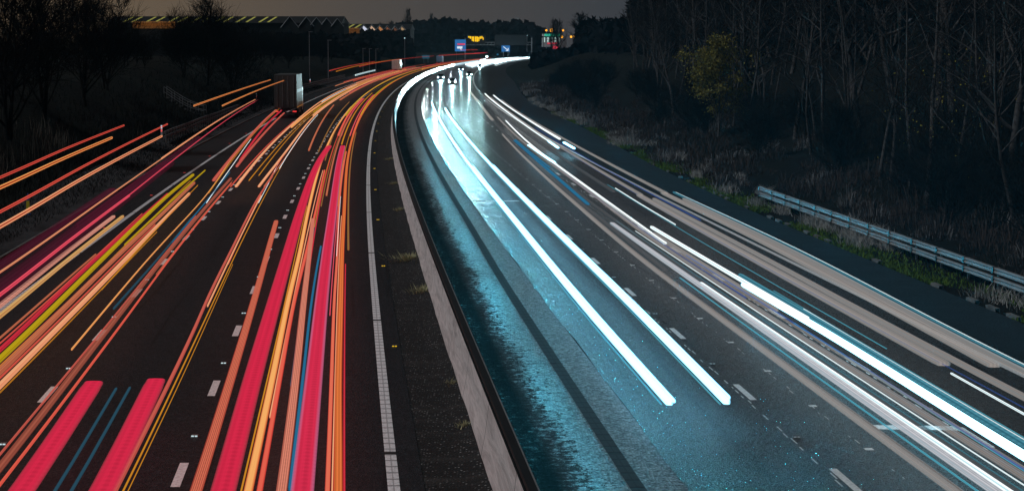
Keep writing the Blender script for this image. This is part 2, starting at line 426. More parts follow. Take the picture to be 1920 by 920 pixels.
# ------------------------------------------------------------------ road studs (each a thing)
M_stud = plain('stud_white', (.85, .88, .88), .25, 0, .1, 5., .6)
def studmat(n, c, s): return emit(n, c, s)
MS_w = studmat('stud_lens_white', (.75, .95, 1.0), .8); MS_r = studmat('stud_lens_red', (1, .08, .07), .75); MS_a = studmat('stud_lens_amber', (1, .62, .02), .75)  # lens glow stands in for lamp light thrown back
def stud_proto(mat, l, Y, label, group):
    t = empty('road_stud', rp(l, Y, .004), label=label, cat='road stud', group=group)
    a = MB(); a.box((0, 0, .012), (.17, .19, .03), taper=.75); a.build('housing', M_kerb, t)
    a = MB(); a.box((-.035, -.09, .021), (.05, .02, .022)); a.box((.035, -.09, .021), (.05, .02, .022)); a.build('lens', mat, t)
    return t
sets = [(MS_w, [(-3.11, y+4.1) for y in DASH_Y if 20 < y < 330]+[(-6.84, y+3.3) for y in DASH_Y if 20 < y < 330], 'small white reflective stud in a gap between lane dashes on the left carriageway', 'white studs between the lane dashes'),
        (MS_r, [(-10.72, y) for y in np.arange(46, 420, 18.5)], 'small red stud beside the outer edge line of the left carriageway', 'red studs along the outer edge line'),
        (MS_a, [(1.20, y) for y in np.arange(31.2, 420, 18.6)], 'small amber stud beside the white edge line at the central reserve', 'amber studs along the central reserve'),
        (M_stud, [(9.02, y+4.0) for y in DASH_Y if 25 < y < 150]+[(12.6, y-2) for y in DASH_Y if 25 < y < 110], 'unlit white stud between worn lane dashes on the right carriageway', 'studs of the right carriageway')]
for mat, pts, lab, grp in sets:
    t0 = None
    for l, Y in pts:
        if t0 is None: t0 = stud_proto(mat, l, Y, lab, grp)
        else: copy_thing(t0, rp(l, Y, .004), 0)
        sc_ = 1.0 if Y < 90 else 1.0+min(.5, (Y-90)/300)

# ------------------------------------------------------------------ central barrier
m = MB(); yy = yr(10, 1500, 1.5, 12)
def barlat(Y): return 2.78
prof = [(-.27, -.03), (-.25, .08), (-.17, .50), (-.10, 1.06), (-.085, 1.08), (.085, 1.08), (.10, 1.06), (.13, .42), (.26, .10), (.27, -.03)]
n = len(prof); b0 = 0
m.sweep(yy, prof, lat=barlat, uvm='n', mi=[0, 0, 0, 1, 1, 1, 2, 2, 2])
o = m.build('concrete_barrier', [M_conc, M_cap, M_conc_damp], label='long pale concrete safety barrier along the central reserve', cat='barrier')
# a rail clipped on the barrier's top, with its joints
m = MB(); m.sweep(yy, [(-.07, 1.10), (.085, 1.10), (.085, 1.15), (.07, 1.16), (-.06, 1.16), (-.07, 1.15)], closed=True, lat=barlat, uvm='n')
m.build('top_rail', M_black, o)
m = MB(); m.sweep(yy, [(.090, 1.13), (.108, 1.13), (.108, 1.165), (.090, 1.165)], closed=True, lat=barlat, uvm='n'); m.build('rail_lip', M_steel, o)
# grit bank against the foot of the barrier
m = MB(); vs = []; yy = yr(10, 500, .7, 4)
for Y in yy:
    w = .28+.22*abs(hnoise(Y*1.7, 2))+.1*rng.random(); h = .05+.07*abs(hnoise(Y*2.3, 9))
    for q, z in ((2.6, h), (2.5-w*.4, h*.6), (2.5-w, -.02)): vs.append(rp(q+rng.uniform(-.02, .02), Y, z))
m.add(vs, [(j*3+i, j*3+i+1, (j+1)*3+i+1, (j+1)*3+i) for j in range(len(yy)-1) for i in range(2)])
m.build('grit', M_gravel, smooth=True, kind='stuff')

# ------------------------------------------------------------------ kerbs
m = MB()
for Y in np.arange(42, 130, 1.83):
    if rng.random() < .5:
        e = redge(Y)+.12
        m.sweep([Y, Y+.9], [(-.05+rng.uniform(-.03, .03), -.05), (-.05, .07), (.09, .08), (.09, -.05)], lat=e, uvm='n')
m.build('kerb', M_kerb, kind='structure')
m = MB(); m.sweep(yr(10, 600), [(-.06, -.05), (-.05, .09), (.07, .1), (.07, -.05)], lat=-13.0, uvm='n'); m.build('kerb', M_kerb, kind='structure')

# ------------------------------------------------------------------ light trails (each vehicle's lamps are one thing)
def trailmat(name, edge, core, s, nstripe=0, ripple=0., per=.3, soft=.22, sample=False, sdepth=.35, mott=.15, a0=.86):
    if name in MATS: return MATS[name]
    t = NT(name); uv = t.uv(); q = t.n('ShaderNodeSeparateXYZ'); t.l(uv, q.inputs[0]); u, v = q.outputs[0], q.outputs[1]
    d = t.math('MULTIPLY', t.math('ABSOLUTE', t.math('SUBTRACT', u, .5)), 2.0)
    col = t.mix(t.ramp(d, [(max(0, 1-soft*2), 1.), (min(1., 1-soft*.4), 0.)]), edge, core)
    k = 1.0
    if nstripe:
        w = t.math('SINE', t.math('MULTIPLY', u, nstripe*2*math.pi)); k = t.math('MULTIPLY_ADD', w, sdepth*.5, 1-sdepth*.5)
    if ripple:
        w = t.math('SINE', t.math('ADD', t.math('MULTIPLY', v, 2*math.pi/per), t.math('MULTIPLY', d, .4)))
        msk = t.ramp(u, [(0., .8), (.07, .3), (.38, .2), (.5, 1.), (.64, 1.), (.76, .25), (.9, .35), (.97, 1.)]) if ripple < .6 else 1.0
        w = t.math('MULTIPLY_ADD', t.math('MULTIPLY', t.math('SUBTRACT', w, 1.0), msk), ripple*.5, 1.0); k = t.math('MULTIPLY', w, k)
    mo = t.noise(t.mapping(uv, (5, .06, 1)), 2.0, 4, .7); mo = t.math('MULTIPLY_ADD', mo, mott*2, 1-mott); k = t.math('MULTIPLY', mo, k)
    e = t.n('ShaderNodeEmission'); t.l(col, e.inputs[0]); t.l(t.math('MULTIPLY', k, s), e.inputs[1])
    tr_ = t.n('ShaderNodeBsdfTransparent'); ms = t.n('ShaderNodeMixShader')
    al = t.math('MULTIPLY', t.ramp(d, [(.52, 1.), (.80, .72), (1., .10)]), t.math('MULTIPLY_ADD', mo, .5, a0-.5, clamp=True))
    t.l(al, ms.inputs[0]); t.l(tr_.outputs[0], ms.inputs[1]); t.l(e.outputs[0], ms.inputs[2]); t.l(ms.outputs[0], t.out.inputs[0])
    t.m.cycles.emission_sampling = 'FRONT' if sample else 'NONE'
    MATS[name] = t.m; return t.m
TM = {
 'red': ('red_trail', (.55, .02, .02), (.78, .12, .075), 1.0, 0, 0),
 'orange': ('orange_trail', (.70, .06, .012), (.92, .42, .13), 1.0, 0, 0),
 'peach': ('peach_trail', (.72, .07, .025), (.90, .42, .21), 1.0, 0, 0),
 'pink': ('pink_trail', (.55, .01, .05), (.85, .10, .14), 1.0, 0, 0, .3, .3),
 'peachstripe': ('dotted_peach_trail', (.70, .12, .06), (.92, .42, .32), .95, 3, .35, .55),
 'yellowpeach': ('yellow_peach_trail', (.72, .12, .03), (.80, .48, .16), .95, 2, 0),
 'crimson': ('crimson_trail', (.45, .006, .02), (.72, .035, .06), 1.0, 2, 0),
 'yellow': ('yellow_trail', (.40, .14, .0), (.66, .47, .012), .95, 4, 0, .3, .2, False, .45),
 'salmon': ('salmon_trail', (.50, .05, .02), (.68, .20, .10), .9, 3, 0),
 'duskysalmon': ('dusky_salmon_trail', (.38, .05, .035), (.50, .13, .08), .9, 2, 0, .3, .25, False, .3, .15, .62),
 'duskyred': ('dusky_red_trail', (.40, .03, .025), (.62, .12, .085), .9, 0, 0),
 'amber': ('amber_trail', (.55, .14, .01), (.68, .28, .02), .9, 0, 0),
 'crimsonwide': ('wide_crimson_trail', (.66, .05, .09), (.69, .022, .066), 1.0, 3, .16, .31, .16, False, .10),
 'crimsonpink': ('wide_pink_crimson_trail', (.72, .16, .32), (.69, .026, .075), 1.0, 3, .16, .29, .2, False, .10),
 'bluedim': ('dim_blue_trail', (.02, .06, .09), (.025, .085, .13), .8, 0, 0),
 'blue': ('blue_trail', (.015, .10, .20), (.02, .16, .30), .9, 0, 0),
 'striped': ('striped_red_trail', (.62, .05, .03), (.76, .17, .10), 1.0, 6, .1, .3, .14, False, .55),
 'pinkstripe': ('striped_pink_trail', (.72, .14, .09), (.85, .27, .18), 1.0, 5, .1, .3, .14, False, .55),
 'redpeach': ('red_peach_trail', (.58, .03, .03), (.80, .16, .09), .95, 0, 0),
 'redorange': ('red_orange_trail', (.58, .02, .02), (.85, .20, .05), .95, 3, 0),
 'olive': ('olive_red_trail', (.50, .06, .03), (.25, .15, .04), .9, 0, 0),
 'beige': ('beige_trail', (.26, .31, .33), (.37, .325, .30), 1.0, 4, 0, .3, .25, False, .22, .12, .62),
 'greige': ('grey_brown_trail', (.34, .24, .17), (.36, .36, .37), .95, 3, 0, .3, .3, False, .45, .15, .6),
 'lilac': ('lilac_trail', (.22, .42, .52), (.75, .75, .80), .9, 4, .12, .6, .2, False, .4),
 'teal': ('teal_comb_trail', (.02, .16, .24), (.10, .38, .50), .8, 0, .45, .3, .3),
 'white': ('headlamp_white_trail', (.50, 1.35, 1.9), (.50, 1.35, 1.9), 2.1, 0, 0, .3, .2, True, .1, .05),
 'cool': ('cool_white_trail', (.40, 1.2, 1.6), (.55, 1.2, 1.5), 3.0, 0, 0, .3, .2, True),
 'soft': ('soft_white_trail', (.55, .85, .92), (1.0, 1.0, 1.0), 1.5, 3, 0, .3, .3, True, .3),
 'far': ('far_headlamp_trail', (.65, 1.0, 1.15), (.8, 1.0, 1.05), 7., 0, 0, .3, .2, True),
 'maroon': ('dim_maroon_trail', (.05, .006, .014), (.085, .010, .026), 1.0, 5, 0, .3, .4, False, .3, .2, .55),
 'grey': ('dim_grey_trail', (.03, .05, .06), (.10, .10, .105), 1.0, 5, 0, .3, .4, False, .4, .2, .6),
 'navy': ('navy_trail', (.01, .03, .14), (.06, .14, .50), .9, 0, 0),
 'tealline': ('teal_line', (.05, .30, .40), (.10, .45, .58), .9, 0, 0),
}
def streak(parent, kind, h, w, hh, nodes, origin):
    a, b = nodes[0][0], nodes[-1][0]
    Ys = np.array([q[0] for q in nodes]); Ls = np.array([q[1] for q in nodes])
    sl = np.gradient(Ls, Ys) if len(nodes) > 2 else np.full(len(nodes), (Ls[-1]-Ls[0])/(b-a))
    def lt(Y):
        i = int(min(len(Ys)-2, max(0, np.searchsorted(Ys, Y)-1))); d = Ys[i+1]-Ys[i]; t = min(1, max(0, (Y-Ys[i])/d))
        return ((2*t**3-3*t*t+1)*Ls[i]+(t**3-2*t*t+t)*d*sl[i]+(-2*t**3+3*t*t)*Ls[i+1]+(t**3-t*t)*d*sl[i+1])
    yy = yr(a, b, 3., 12.)
    r0 = max(w, hh)*.9
    yy = [a, a+r0*.25, a+r0*.7]+[y for y in yy if a+r0 < y < b-r0*3]+[b-r0*2.2, b-r0*.8, b]
    n = 10; m = MB(); vs = []; uvs = []
    for j, Y in enumerate(yy):
        e = {0: .45, 1: .8, len(yy)-1: .45, len(yy)-2: .8}.get(j, 1.0)
        if w > .3: e = max(e, .93)
        c = rp(lt(Y), Y, h)
        for k in range(n):
            t = 2*math.pi*(k+.5)/n; x, z = math.cos(t), math.sin(t)
            x = math.copysign(abs(x)**.6, x); z = math.copysign(abs(z)**.6, z)
            vs.append(c+Vector((x*w/2*e, 0, z*hh/2*e))); uvs.append(((x+1)/2, Y))
    fs = [(i*n+k, i*n+(k+1) % n, (i+1)*n+(k+1) % n, (i+1)*n+k) for i in range(len(yy)-1) for k in range(n)]
    fs += [tuple(range(n))[::-1], tuple((len(yy)-1)*n+k for k in range(n))]
    m.add(vs, fs, uvs)
    o = m.build('lamp_streak', trailmat(*TM[kind]), parent, True, origin=origin)
    o.visible_shadow = False                 # a streak of light is not a solid thing: it lights, it casts no shadow
    return o
def beam(parent, Y, lat, P, size=50, col=(.10, .72, 1.0), tilt=-22, h=.72, yaw=0.):  # added spots along the trails, no vehicle there, to brighten road and bank
    ld = bpy.data.lights.new('traffic_spot', 'SPOT'); ld.energy = P; ld.spot_size = R(size); ld.spot_blend = .95; ld.shadow_soft_size = .15; ld.color = col
    lo = bpy.data.objects.new('traffic_spot', ld); COL.objects.link(lo); lo.parent = parent
    p = rp(lat, Y, h)-parent.location; lo.location = p; lo.rotation_euler = (R(90-tilt), 0, math.pi-ang(Y)+R(yaw))
def trail(label, streaks, cat='light trail', group=None):
    o0 = streaks[0][4][0]; c = rp(o0[1], o0[0], 0)
    t = empty('light_trail', c, label=label, cat=cat, group=group)
    for s_ in streaks:
        o = streak(None, s_[0], s_[1], s_[2], s_[3], s_[4], tuple(c))
        o.parent = t; o.location = (0, 0, 0)
    return t
trail('two high orange and red lamp trails over the left verge, topmost at the left edge', [
 ('red', 4.2, .07, .07, [[18, -9.73], [53.5, -9.73], [68.4, -10.18], [89.7, -10.63]]),
 ('orange', 4.2, .09, .09, [[18, -9.02], [49.6, -9.02], [61.5, -9.32], [77.4, -9.61]])])
trail('salmon and peach trails just below the topmost pair, passing the yellow marker post', [
 ('red', 3.2, .08, .08, [[18, -9.84], [53.9, -9.84], [75.4, -10.43], [116.6, -11.38]]),
 ('peach', 3.2, .10, .10, [[18, -9.02], [49.4, -9.02], [67.1, -9.45], [100.7, -10.02]])])
trail('thin peach trail with a pink trail beside it over the hard shoulder at left', [
 ('peach', 1.4, .05, .05, [[18, -10.02], [54.6, -10.02], [85.3, -10.6], [117.8, -11.35], [179.3, -13.01]]),
 ('pink', 1.4, .10, .08, [[18, -9.1], [49.6, -9.1], [63.7, -9.36], [83.5, -9.69]]),
 ('pink', 1.4, .05, .05, [[81, -9.65], [107.8, -10.33], [238.7, -14.21]])])
trail('three high orange lamp trails climbing from the guardrail towards the grey lorry', [
 ('orange', 4.8, .08, .08, [[100, -8.26], [140, -8.5], [181, -8.79]]), ('orange', 4.2, .08, .08, [[120, -8.3], [170, -8.9], [222, -9.5]]), ('peach', 3.2, .06, .06, [[80, -7.9], [120, -8.7], [172, -9.6]])])
trail('broad dim maroon glow trails over the hard shoulder at the left edge', [
 ('maroon', 1.1, .9, .25, [[18, -9.7], [52, -9.7], [80, -10.2], [112, -10.9]]), ('maroon', 1.0, .6, .2, [[40, -10.7], [60, -10.9], [92, -11.5]]), ('maroon', 1.3, .3, .2, [[70, -10.0], [100, -10.6], [140, -11.6]])])
trail('dotted pale peach trail and yellow peach trail ending at the ribbed outer edge line', [
 ('peachstripe', .9, .17, .10, [[18, -9.41], [51.2, -9.41], [62.8, -9.6], [78.8, -9.77]]),
 ('yellowpeach', .9, .14, .10, [[18, -9.04], [49.2, -9.04], [60.8, -9.21], [78.8, -9.4]])])
trail('bright yellow trails beside a crimson trail in the leftmost lane', [
 ('crimson', .9, .11, .08, [[18, -8.02], [43.6, -8.02], [58.5, -8.28], [91, -8.77]]),
 ('yellow', .9, .16, .10, [[18, -7.8], [43.7, -7.80], [60.3, -8.09], [91.3, -8.67], [104.9, -8.78]]),
 ('yellow', .9, .07, .06, [[67.1, -7.93], [108.6, -8.45]]),
 ('amber', .9, .025, .03, [[18, -7.62], [45, -7.62], [70, -7.95], [100, -8.5]]), ('red', .9, .03, .03, [[18, -8.2], [45, -8.2], [80, -8.75]]), ('salmon', .7, .06, .04, [[18, -8.55], [40, -8.55], [66, -8.8]])])
trail('salmon, peach and thin amber trails right of the yellow ones in the leftmost lane', [
 ('salmon', .9, .16, .10, [[18, -7.49], [40.7, -7.49], [60.3, -7.72], [79.3, -7.89], [98.6, -8.17]]),
 ('peach', .9, .13, .10, [[18, -7.17], [38.9, -7.17], [60.3, -7.34], [80, -7.61], [91.3, -7.76]]),
 ('amber', .9, .03, .03, [[54.6, -7.11], [60.3, -7.21], [96.7, -7.83]]),
 ('red', .9, .035, .04, [[18, -7.33], [45, -7.36], [75, -7.68]]), ('amber', .9, .02, .03, [[18, -7.02], [45, -7.05], [72, -7.3]]), ('duskyred', .8, .05, .04, [[30, -7.62], [60, -7.85], [88, -8.05]])])
trail('single thin orange trail alone on dark tarmac, crossing the outer edge line far off', [
 ('orange', .9, .04, .04, [[43.6, -6.38], [60.3, -6.6], [89.3, -6.86], [118.5, -7.7], [180, -9.5], [262.8, -11.85]])])
trail('dusky crimson and grey trails fanning across the outer edge line far up the left lane', [
 ('duskyred', .9, .22, .10, [[100, -7.3], [150, -8.6], [200, -10.0], [262, -11.3]]),
 ('crimson', .9, .16, .10, [[118, -7.1], [170, -8.6], [250, -10.6]]),
 ('duskyred', .9, .18, .10, [[112, -6.9], [160, -7.9], [205, -8.9]]),
 ('amber', 1., .03, .04, [[90, -6.75], [140, -8.1], [215, -10.1]]), ('blue', .7, .05, .04, [[70, -6.55], [90, -6.8], [110, -7.15]]), ('soft', .7, .03, .03, [[88, -6.7], [118, -7.5], [150, -8.5]]), ('bluedim', .7, .06, .05, [[52, -6.45], [64, -6.5], [80, -6.7]])])
trail('dusky salmon and thin red trails lying over the left row of lane dashes', [
 ('duskysalmon', .8, .15, .08, [[18, -5.86], [31.6, -5.86], [46.1, -6.02], [65.6, -6.26], [103.4, -6.62]]),
 ('red', .8, .05, .05, [[18, -5.63], [30.3, -5.63], [44.2, -5.75], [65.4, -6.03], [99.7, -6.34]]),
 ('duskyred', .8, .04, .04, [[18, -5.98], [45, -6.12], [80, -6.5]]), ('salmon', .7, .02, .03, [[60, -6.1], [84, -6.35], [103, -6.5]])])
trail('two wide crimson rippled tail lamp trails with square ends at the lower left', [
 ('crimsonwide', .9, .42, .10, [[18, -5.13], [29.5, -5.13], [39.2, -5.28]]),
 ('crimsonwide', .9, .42, .10, [[18, -3.87], [29.5, -3.87], [39.5, -4.02]])])
trail('two dim blue trails between the wide crimson pair at the lower left', [
 ('bluedim', .6, .06, .04, [[18, -4.81], [30.8, -4.81], [40.3, -4.95]]),
 ('bluedim', .6, .06, .04, [[18, -4.54], [30.8, -4.54], [40.4, -4.67]])])
trail('dusky red trail with peach and amber lines down the middle lane', [
 ('duskyred', .8, .08, .07, [[18, -3.72], [30, -3.72], [48.1, -3.88], [53.1, -3.97], [65.4, -4.12], [91.3, -4.42], [105.1, -4.46]]),
 ('peach', .85, .045, .045, [[51.4, -3.83], [90.6, -4.3]]),
 ('amber', .8, .03, .03, [[18, -3.59], [30, -3.59], [48.1, -3.72], [65.4, -3.9], [114.2, -4.37]]),
 ('amber', .8, .015, .02, [[18, -3.48], [40, -3.56], [62, -3.8]]), ('red', .8, .025, .03, [[62, -3.95], [90, -4.36], [130, -4.8]]), ('soft', .7, .02, .02, [[88, -4.3], [100, -4.45], [118, -4.75]])])
trail('pair of glowing peach tail lamp trails ending squarely in the middle lane', [
 ('peach', .8, .17, .08, [[97, -5.93], [120.2, -6.18], [183.3, -6.59], [261.1, -7.2], [396, -7.6], [650, -7.9]]),
 ('red', .8, .05, .06, [[97, -6.2], [120.2, -6.4], [183.3, -6.75]]),
 ('peach', .8, .15, .08, [[97, -4.77], [120.2, -4.78], [207.5, -5.45], [281.5, -5.54], [430, -6.2], [590, -6.6]]),
 ('salmon', .8, .06, .06, [[97, -4.5], [120.2, -4.5], [180, -5.0]]),
 ('amber', .9, .05, .04, [[100, -5.45], [150, -5.7], [230, -6.1]]), ('amber', .9, .05, .04, [[104, -5.15], [160, -5.5], [250, -5.9]]), ('soft', .9, .03, .03, [[110, -4.3], [160, -4.75], [200, -5.1]])])
trail('brownish salmon trail ending alone beside the white dashes, farther up the middle lane', [
 ('salmon', .8, .14, .10, [[131.6, -3.31], [180, -4.0], [236.6, -4.78]])])
trail('finely striped salmon red trail lying on the right row of lane dashes', [
 ('striped', .8, .20, .10, [[18, -2.43], [29.9, -2.43], [39.3, -2.5], [53.2, -2.65], [77.7, -3.03]])])
trail('widest crimson trail, rippled, at the left of the fast lane bundle', [
 ('crimsonwide', .9, .41, .10, [[18, -1.97], [29.5, -1.97], [38.8, -2.01], [52.4, -2.04], [62.3, -2.07], [80, -2.15], [118.5, -2.18], [135.3, -2.0]])])
trail('orange trail with a red line beside it running far up the fast lane', [
 ('orange', .8, .15, .10, [[18, -1.6], [29.9, -1.6], [39.3, -1.62], [53.2, -1.69], [63.3, -1.71], [81.2, -1.85], [114.7, -2.09], [187.4, -2.31], [281.5, -2.4], [507, -3.0], [686, -3.2]]),
 ('red', .8, .10, .09, [[18, -1.42], [29.9, -1.42], [39.3, -1.46], [53.2, -1.52], [63.3, -1.50], [81.2, -1.53], [110, -1.7]]),
 ('amber', .8, .03, .04, [[18, -1.70], [45, -1.74], [85, -1.98]]), ('peach', .8, .04, .04, [[36, -1.5], [60, -1.58], [110, -1.8]]), ('crimson', .8, .05, .05, [[60, -1.28], [90, -1.45], [140, -1.7], [200, -1.9]]), ('salmon', .9, .10, .08, [[90, -1.2], [130, -1.4], [200, -1.6]])])
trail('pink trail of five fine stripes in the middle of the fast lane bundle', [
 ('pinkstripe', .8, .18, .10, [[18, -1.07], [29.9, -1.07], [39.3, -1.12], [53.2, -1.26], [63.3, -1.36], [78.6, -1.56]]),
 ('olive', .8, .05, .05, [[85, -1.35], [120, -1.5], [180, -1.7]]), ('amber', .8, .03, .03, [[75, -1.42], [110, -1.6], [160, -1.8]]), ('bluedim', .7, .05, .04, [[40, -1.22], [70, -1.4], [105, -1.55]])])
trail('blue line against a wide pink and crimson rippled trail in the fast lane', [
 ('blue', .8, .07, .06, [[30, -.94], [39.3, -.97], [53.2, -1.04], [63.3, -1.04], [67.7, -1.03]]),
 ('crimsonpink', .9, .38, .10, [[18, -.73], [29.5, -.73], [38.8, -.73], [52.4, -.75], [62.3, -.76], [80, -.78], [118.5, -.96], [135.3, -1.03]])])
trail('narrow red trail with a peach core, second from the right of the bundle', [
 ('redpeach', .8, .09, .08, [[18, -.34], [29.9, -.34], [39.3, -.36], [53.2, -.41], [63.3, -.42], [81.2, -.53], [130, -.72]]),
 ('pink', .8, .03, .03, [[50, -.5], [75, -.56], [120, -.74]]), ('soft', .85, .012, .02, [[64, -.44], [76, -.47], [90, -.53]]), ('amber', .8, .04, .04, [[85, -.6], [130, -.8], [200, -.9]])])
trail('red and orange trail nearest the central reserve, running far into the bend', [
 ('redorange', .8, .17, .10, [[18, -.17], [29.9, -.17], [39.3, -.21], [53.2, -.23], [63.3, -.26], [81.2, -.3], [120.2, -.49], [168.6, -.56], [281.5, -.54], [507, -1.0], [686, -1.3]]),
 ('crimson', .8, .04, .05, [[18, -.05], [40, -.09], [62, -.13]]), ('peach', .8, .03, .04, [[18, -.24], [45, -.3], [80, -.4]])])
trail('short olive trail with red edges ending near the white edge line', [
 ('olive', .8, .08, .06, [[66.5, -.05], [81.2, -.12], [120.2, -.29], [160, -.4]])])
trail('two red square ended tail lamp trails where the bend begins', [
 ('red', .8, .20, .10, [[154, -1.75], [209, -2.0], [267, -2.1]]), ('pink', .8, .10, .10, [[154, -1.5], [209, -1.75], [267, -1.85]]),
 ('red', .8, .17, .10, [[154, -.56], [220, -.72], [288, -.9]]), ('pink', .8, .08, .10, [[154, -.8], [220, -.95], [288, -1.1]]),
 ('amber', .8, .10, .08, [[140, -1.2], [200, -1.4], [300, -1.6]]), ('olive', .8, .09, .07, [[130, -2.6], [190, -3.0], [250, -3.3]]), ('olive', .8, .08, .07, [[120, -1.9], [160, -2.2], [230, -2.5]])])
trail('pair of golden yellow trails curving round the bend in the fast lane', [
 ('yellow', .8, .17, .12, [[200, -2.2], [266.6, -2.4], [347, -2.5], [507, -2.5], [760, -2.5]]),
 ('yellow', .8, .17, .12, [[200, -.62], [250.7, -.75], [347, -.9], [507, -1.1], [760, -1.2]])])
trail('bunch of orange and red trails in the middle lane round the bend', [
 ('orange', .8, .22, .12, [[170, -6.3], [260, -6.6], [400, -6.4], [620, -6.4]]), ('peach', .8, .2, .12, [[200, -5.6], [300, -5.9], [480, -5.6], [700, -5.6]]),
 ('salmon', .8, .3, .12, [[260, -4.9], [380, -4.9], [560, -4.8]]), ('orange', .8, .22, .12, [[330, -7.0], [480, -7.0], [700, -7.0]]),
 ('red', .9, .2, .15, [[420, -4.2], [600, -4.2], [860, -4.3]]),
 ('yellow', .8, .09, .08, [[210, -6.0], [320, -6.2], [520, -6.1]]), ('pink', .8, .09, .09, [[300, -5.2], [420, -5.3], [600, -5.3]]), ('soft', .8, .06, .06, [[250, -6.9], [300, -7.0], [370, -7.0]]), ('peach', .9, .14, .12, [[380, -7.6], [480, -7.7], [620, -7.7]])])
trail('high red and amber lorry lamp trails in the leftmost lane round the bend', [
 ('red', 4.1, .13, .13, [[312, -8.9], [400, -9.8], [520, -10.6]]), ('amber', 4.1, .14, .14, [[304, -7.4], [466, -8.7], [640, -9.3]]),
 ('red', 4.2, .13, .13, [[373, -6.6], [502, -7.4], [690, -8.2], [860, -8.4]])])
trail('low red tail lamp trails in the leftmost lane round the bend', [
 ('red', .9, .15, .14, [[390, -10.6], [480, -10.4], [600, -10.2]]), ('red', .9, .15, .14, [[400, -9.2], [520, -9.2], [700, -9.2]]),
 ('pink', .9, .16, .14, [[440, -8.5], [560, -8.4], [720, -8.4]]),
 ('salmon', .9, .14, .12, [[470, -9.9], [600, -9.7], [820, -9.6]]), ('peach', .9, .12, .1, [[350, -10.0], [430, -10.0], [520, -9.9]]), ('soft', 2.0, .2, .3, [[410, -9.3], [450, -9.4], [500, -9.4]])])
trail('far orange and red trails drawn in a thin line along the horizon', [
 ('orange', .9, .45, .35, [[620, -1.2], [800, -1.4], [1150, -1.4]]), ('red', .9, .4, .35, [[700, -4.6], [900, -4.8], [1300, -4.8]]),
 ('red', 4.2, .3, .35, [[900, -8.3], [1080, -8.4], [1250, -8.4]])])
trail('short red and white lamp glints at the foot of the far blue signs', [
 ('red', 4.3, .35, .35, [[1120, -8.4], [1190, -8.4], [1290, -8.4]]), ('red', 6.6, .35, .35, [[1040, -6.0], [1100, -6.0], [1190, -5.8]]), ('pink', 5.0, .3, .3, [[1000, 4.0], [1060, 4.0], [1130, 4.2]]),
 ('far', 3.2, .8, .9, [[1010, 9.5], [1016, 9.5], [1022, 9.5]]), ('far', 2.2, .6, .5, [[880, 12], [900, 12], [930, 12.2]]), ('blue', 4.5, .6, .8, [[960, 17], [966, 17], [974, 17]])])
# the right carriageway
W_ = trail('pair of thick dazzling white headlamp trails with rounded ends in the fast lane', [
 ('white', .65, .165, .10, [[38.2, 6.50], [49.3, 6.53], [80, 6.8], [122.8, 7.08], [172.2, 7.36], [253.6, 7.45]]),
 ('white', .65, .165, .10, [[38.3, 7.68], [49.3, 7.84], [80, 8.1], [122.8, 8.38], [191.4, 8.72], [228.8, 8.8]]),
 ('white', .62, .06, .07, [[38.6, 6.66], [49.3, 6.70], [80, 6.97], [118, 7.24]]), ('tealline', .6, .03, .03, [[38.4, 6.36], [49.3, 6.39], [80, 6.66], [118, 6.92]]), ('tealline', .6, .03, .03, [[38.4, 7.56], [49.3, 7.72], [80, 7.98], [118, 8.2]]),
 ('white', .62, .06, .07, [[39.0, 7.86], [49.3, 8.02], [80, 8.28], [118, 8.52]])])
for Y_, P_ in ((44, 30000), (52, 30000), (62, 30000), (80, 22000), (100, 14000), (125, 9000), (155, 6000), (190, 4000), (230, 3000)):
    beam(W_, Y_, 6.9, P_, 24, (.065, .66, .95), -9.1, .72, 1.0); beam(W_, Y_, 5.9, P_*.7, 24, (.065, .66, .95), -9.1, .72, -5.0)
beam(W_, 254, 7.9, 5000, 40, (.62, .95, 1.0), -16)
for Y_, P_ in ((290, 3500), (340, 6000), (400, 9000), (470, 14000), (560, 22000), (680, 50000), (820, 80000)): beam(W_, Y_, 6.2, P_, 30, (.80, .98, 1.0), -11, .75, -7)
trail('plain beige trail along the row of small white road marks', [
 ('beige', .65, .17, .08, [[18, 9.8], [30.6, 9.82], [49, 9.87], [61.8, 9.9], [90, 10.35], [122.8, 11.0], [160, 11.8]]),
 ('greige', .65, .03, .04, [[18, 9.94], [49, 10.0], [62, 10.02], [90, 10.48], [125, 11.1]]), ('grey', .6, .4, .06, [[62, 10.3], [90, 10.7], [130, 11.5], [200, 12.9]]), ('blue', .62, .25, .06, [[88, 10.9], [110, 11.4], [150, 12.1]])])
trail('pale lilac and white trail with teal fringes starting mid lane', [
 ('lilac', .65, .22, .10, [[18, 10.45], [30.6, 10.5], [40, 10.55], [49.1, 10.6], [78.4, 10.7]]),
 ('soft', .68, .09, .08, [[18, 10.66], [36, 10.68], [58, 10.72]]),
 ('tealline', .6, .03, .03, [[18, 10.26], [36, 10.3], [60, 10.42]])])
trail('grey trail with brown edges squeezed between the lilac and the bright white trail', [
 ('greige', .65, .2, .08, [[18, 11.33], [31.9, 11.33], [49.1, 11.25], [70.3, 11.35], [98.3, 11.9], [135.8, 12.4], [200, 13.6]]),
 ('soft', .65, .14, .08, [[70, 11.6], [98.3, 12.1], [135.8, 12.7], [190, 13.9]]),
 ('soft', .65, .02, .02, [[18, 11.12], [40, 11.12], [75, 11.2]]), ('tealline', .6, .015, .02, [[18, 11.04], [45, 11.02], [80, 11.12]]), ('greige', .66, .06, .05, [[18, 11.58], [40, 11.54], [70, 11.56], [100, 12.15]]), ('grey', .6, .3, .06, [[18, 10.9], [50, 10.9], [90, 11.2], [140, 12.0]]), ('navy', .6, .03, .03, [[55, 11.5], [80, 11.65], [120, 12.3]])])
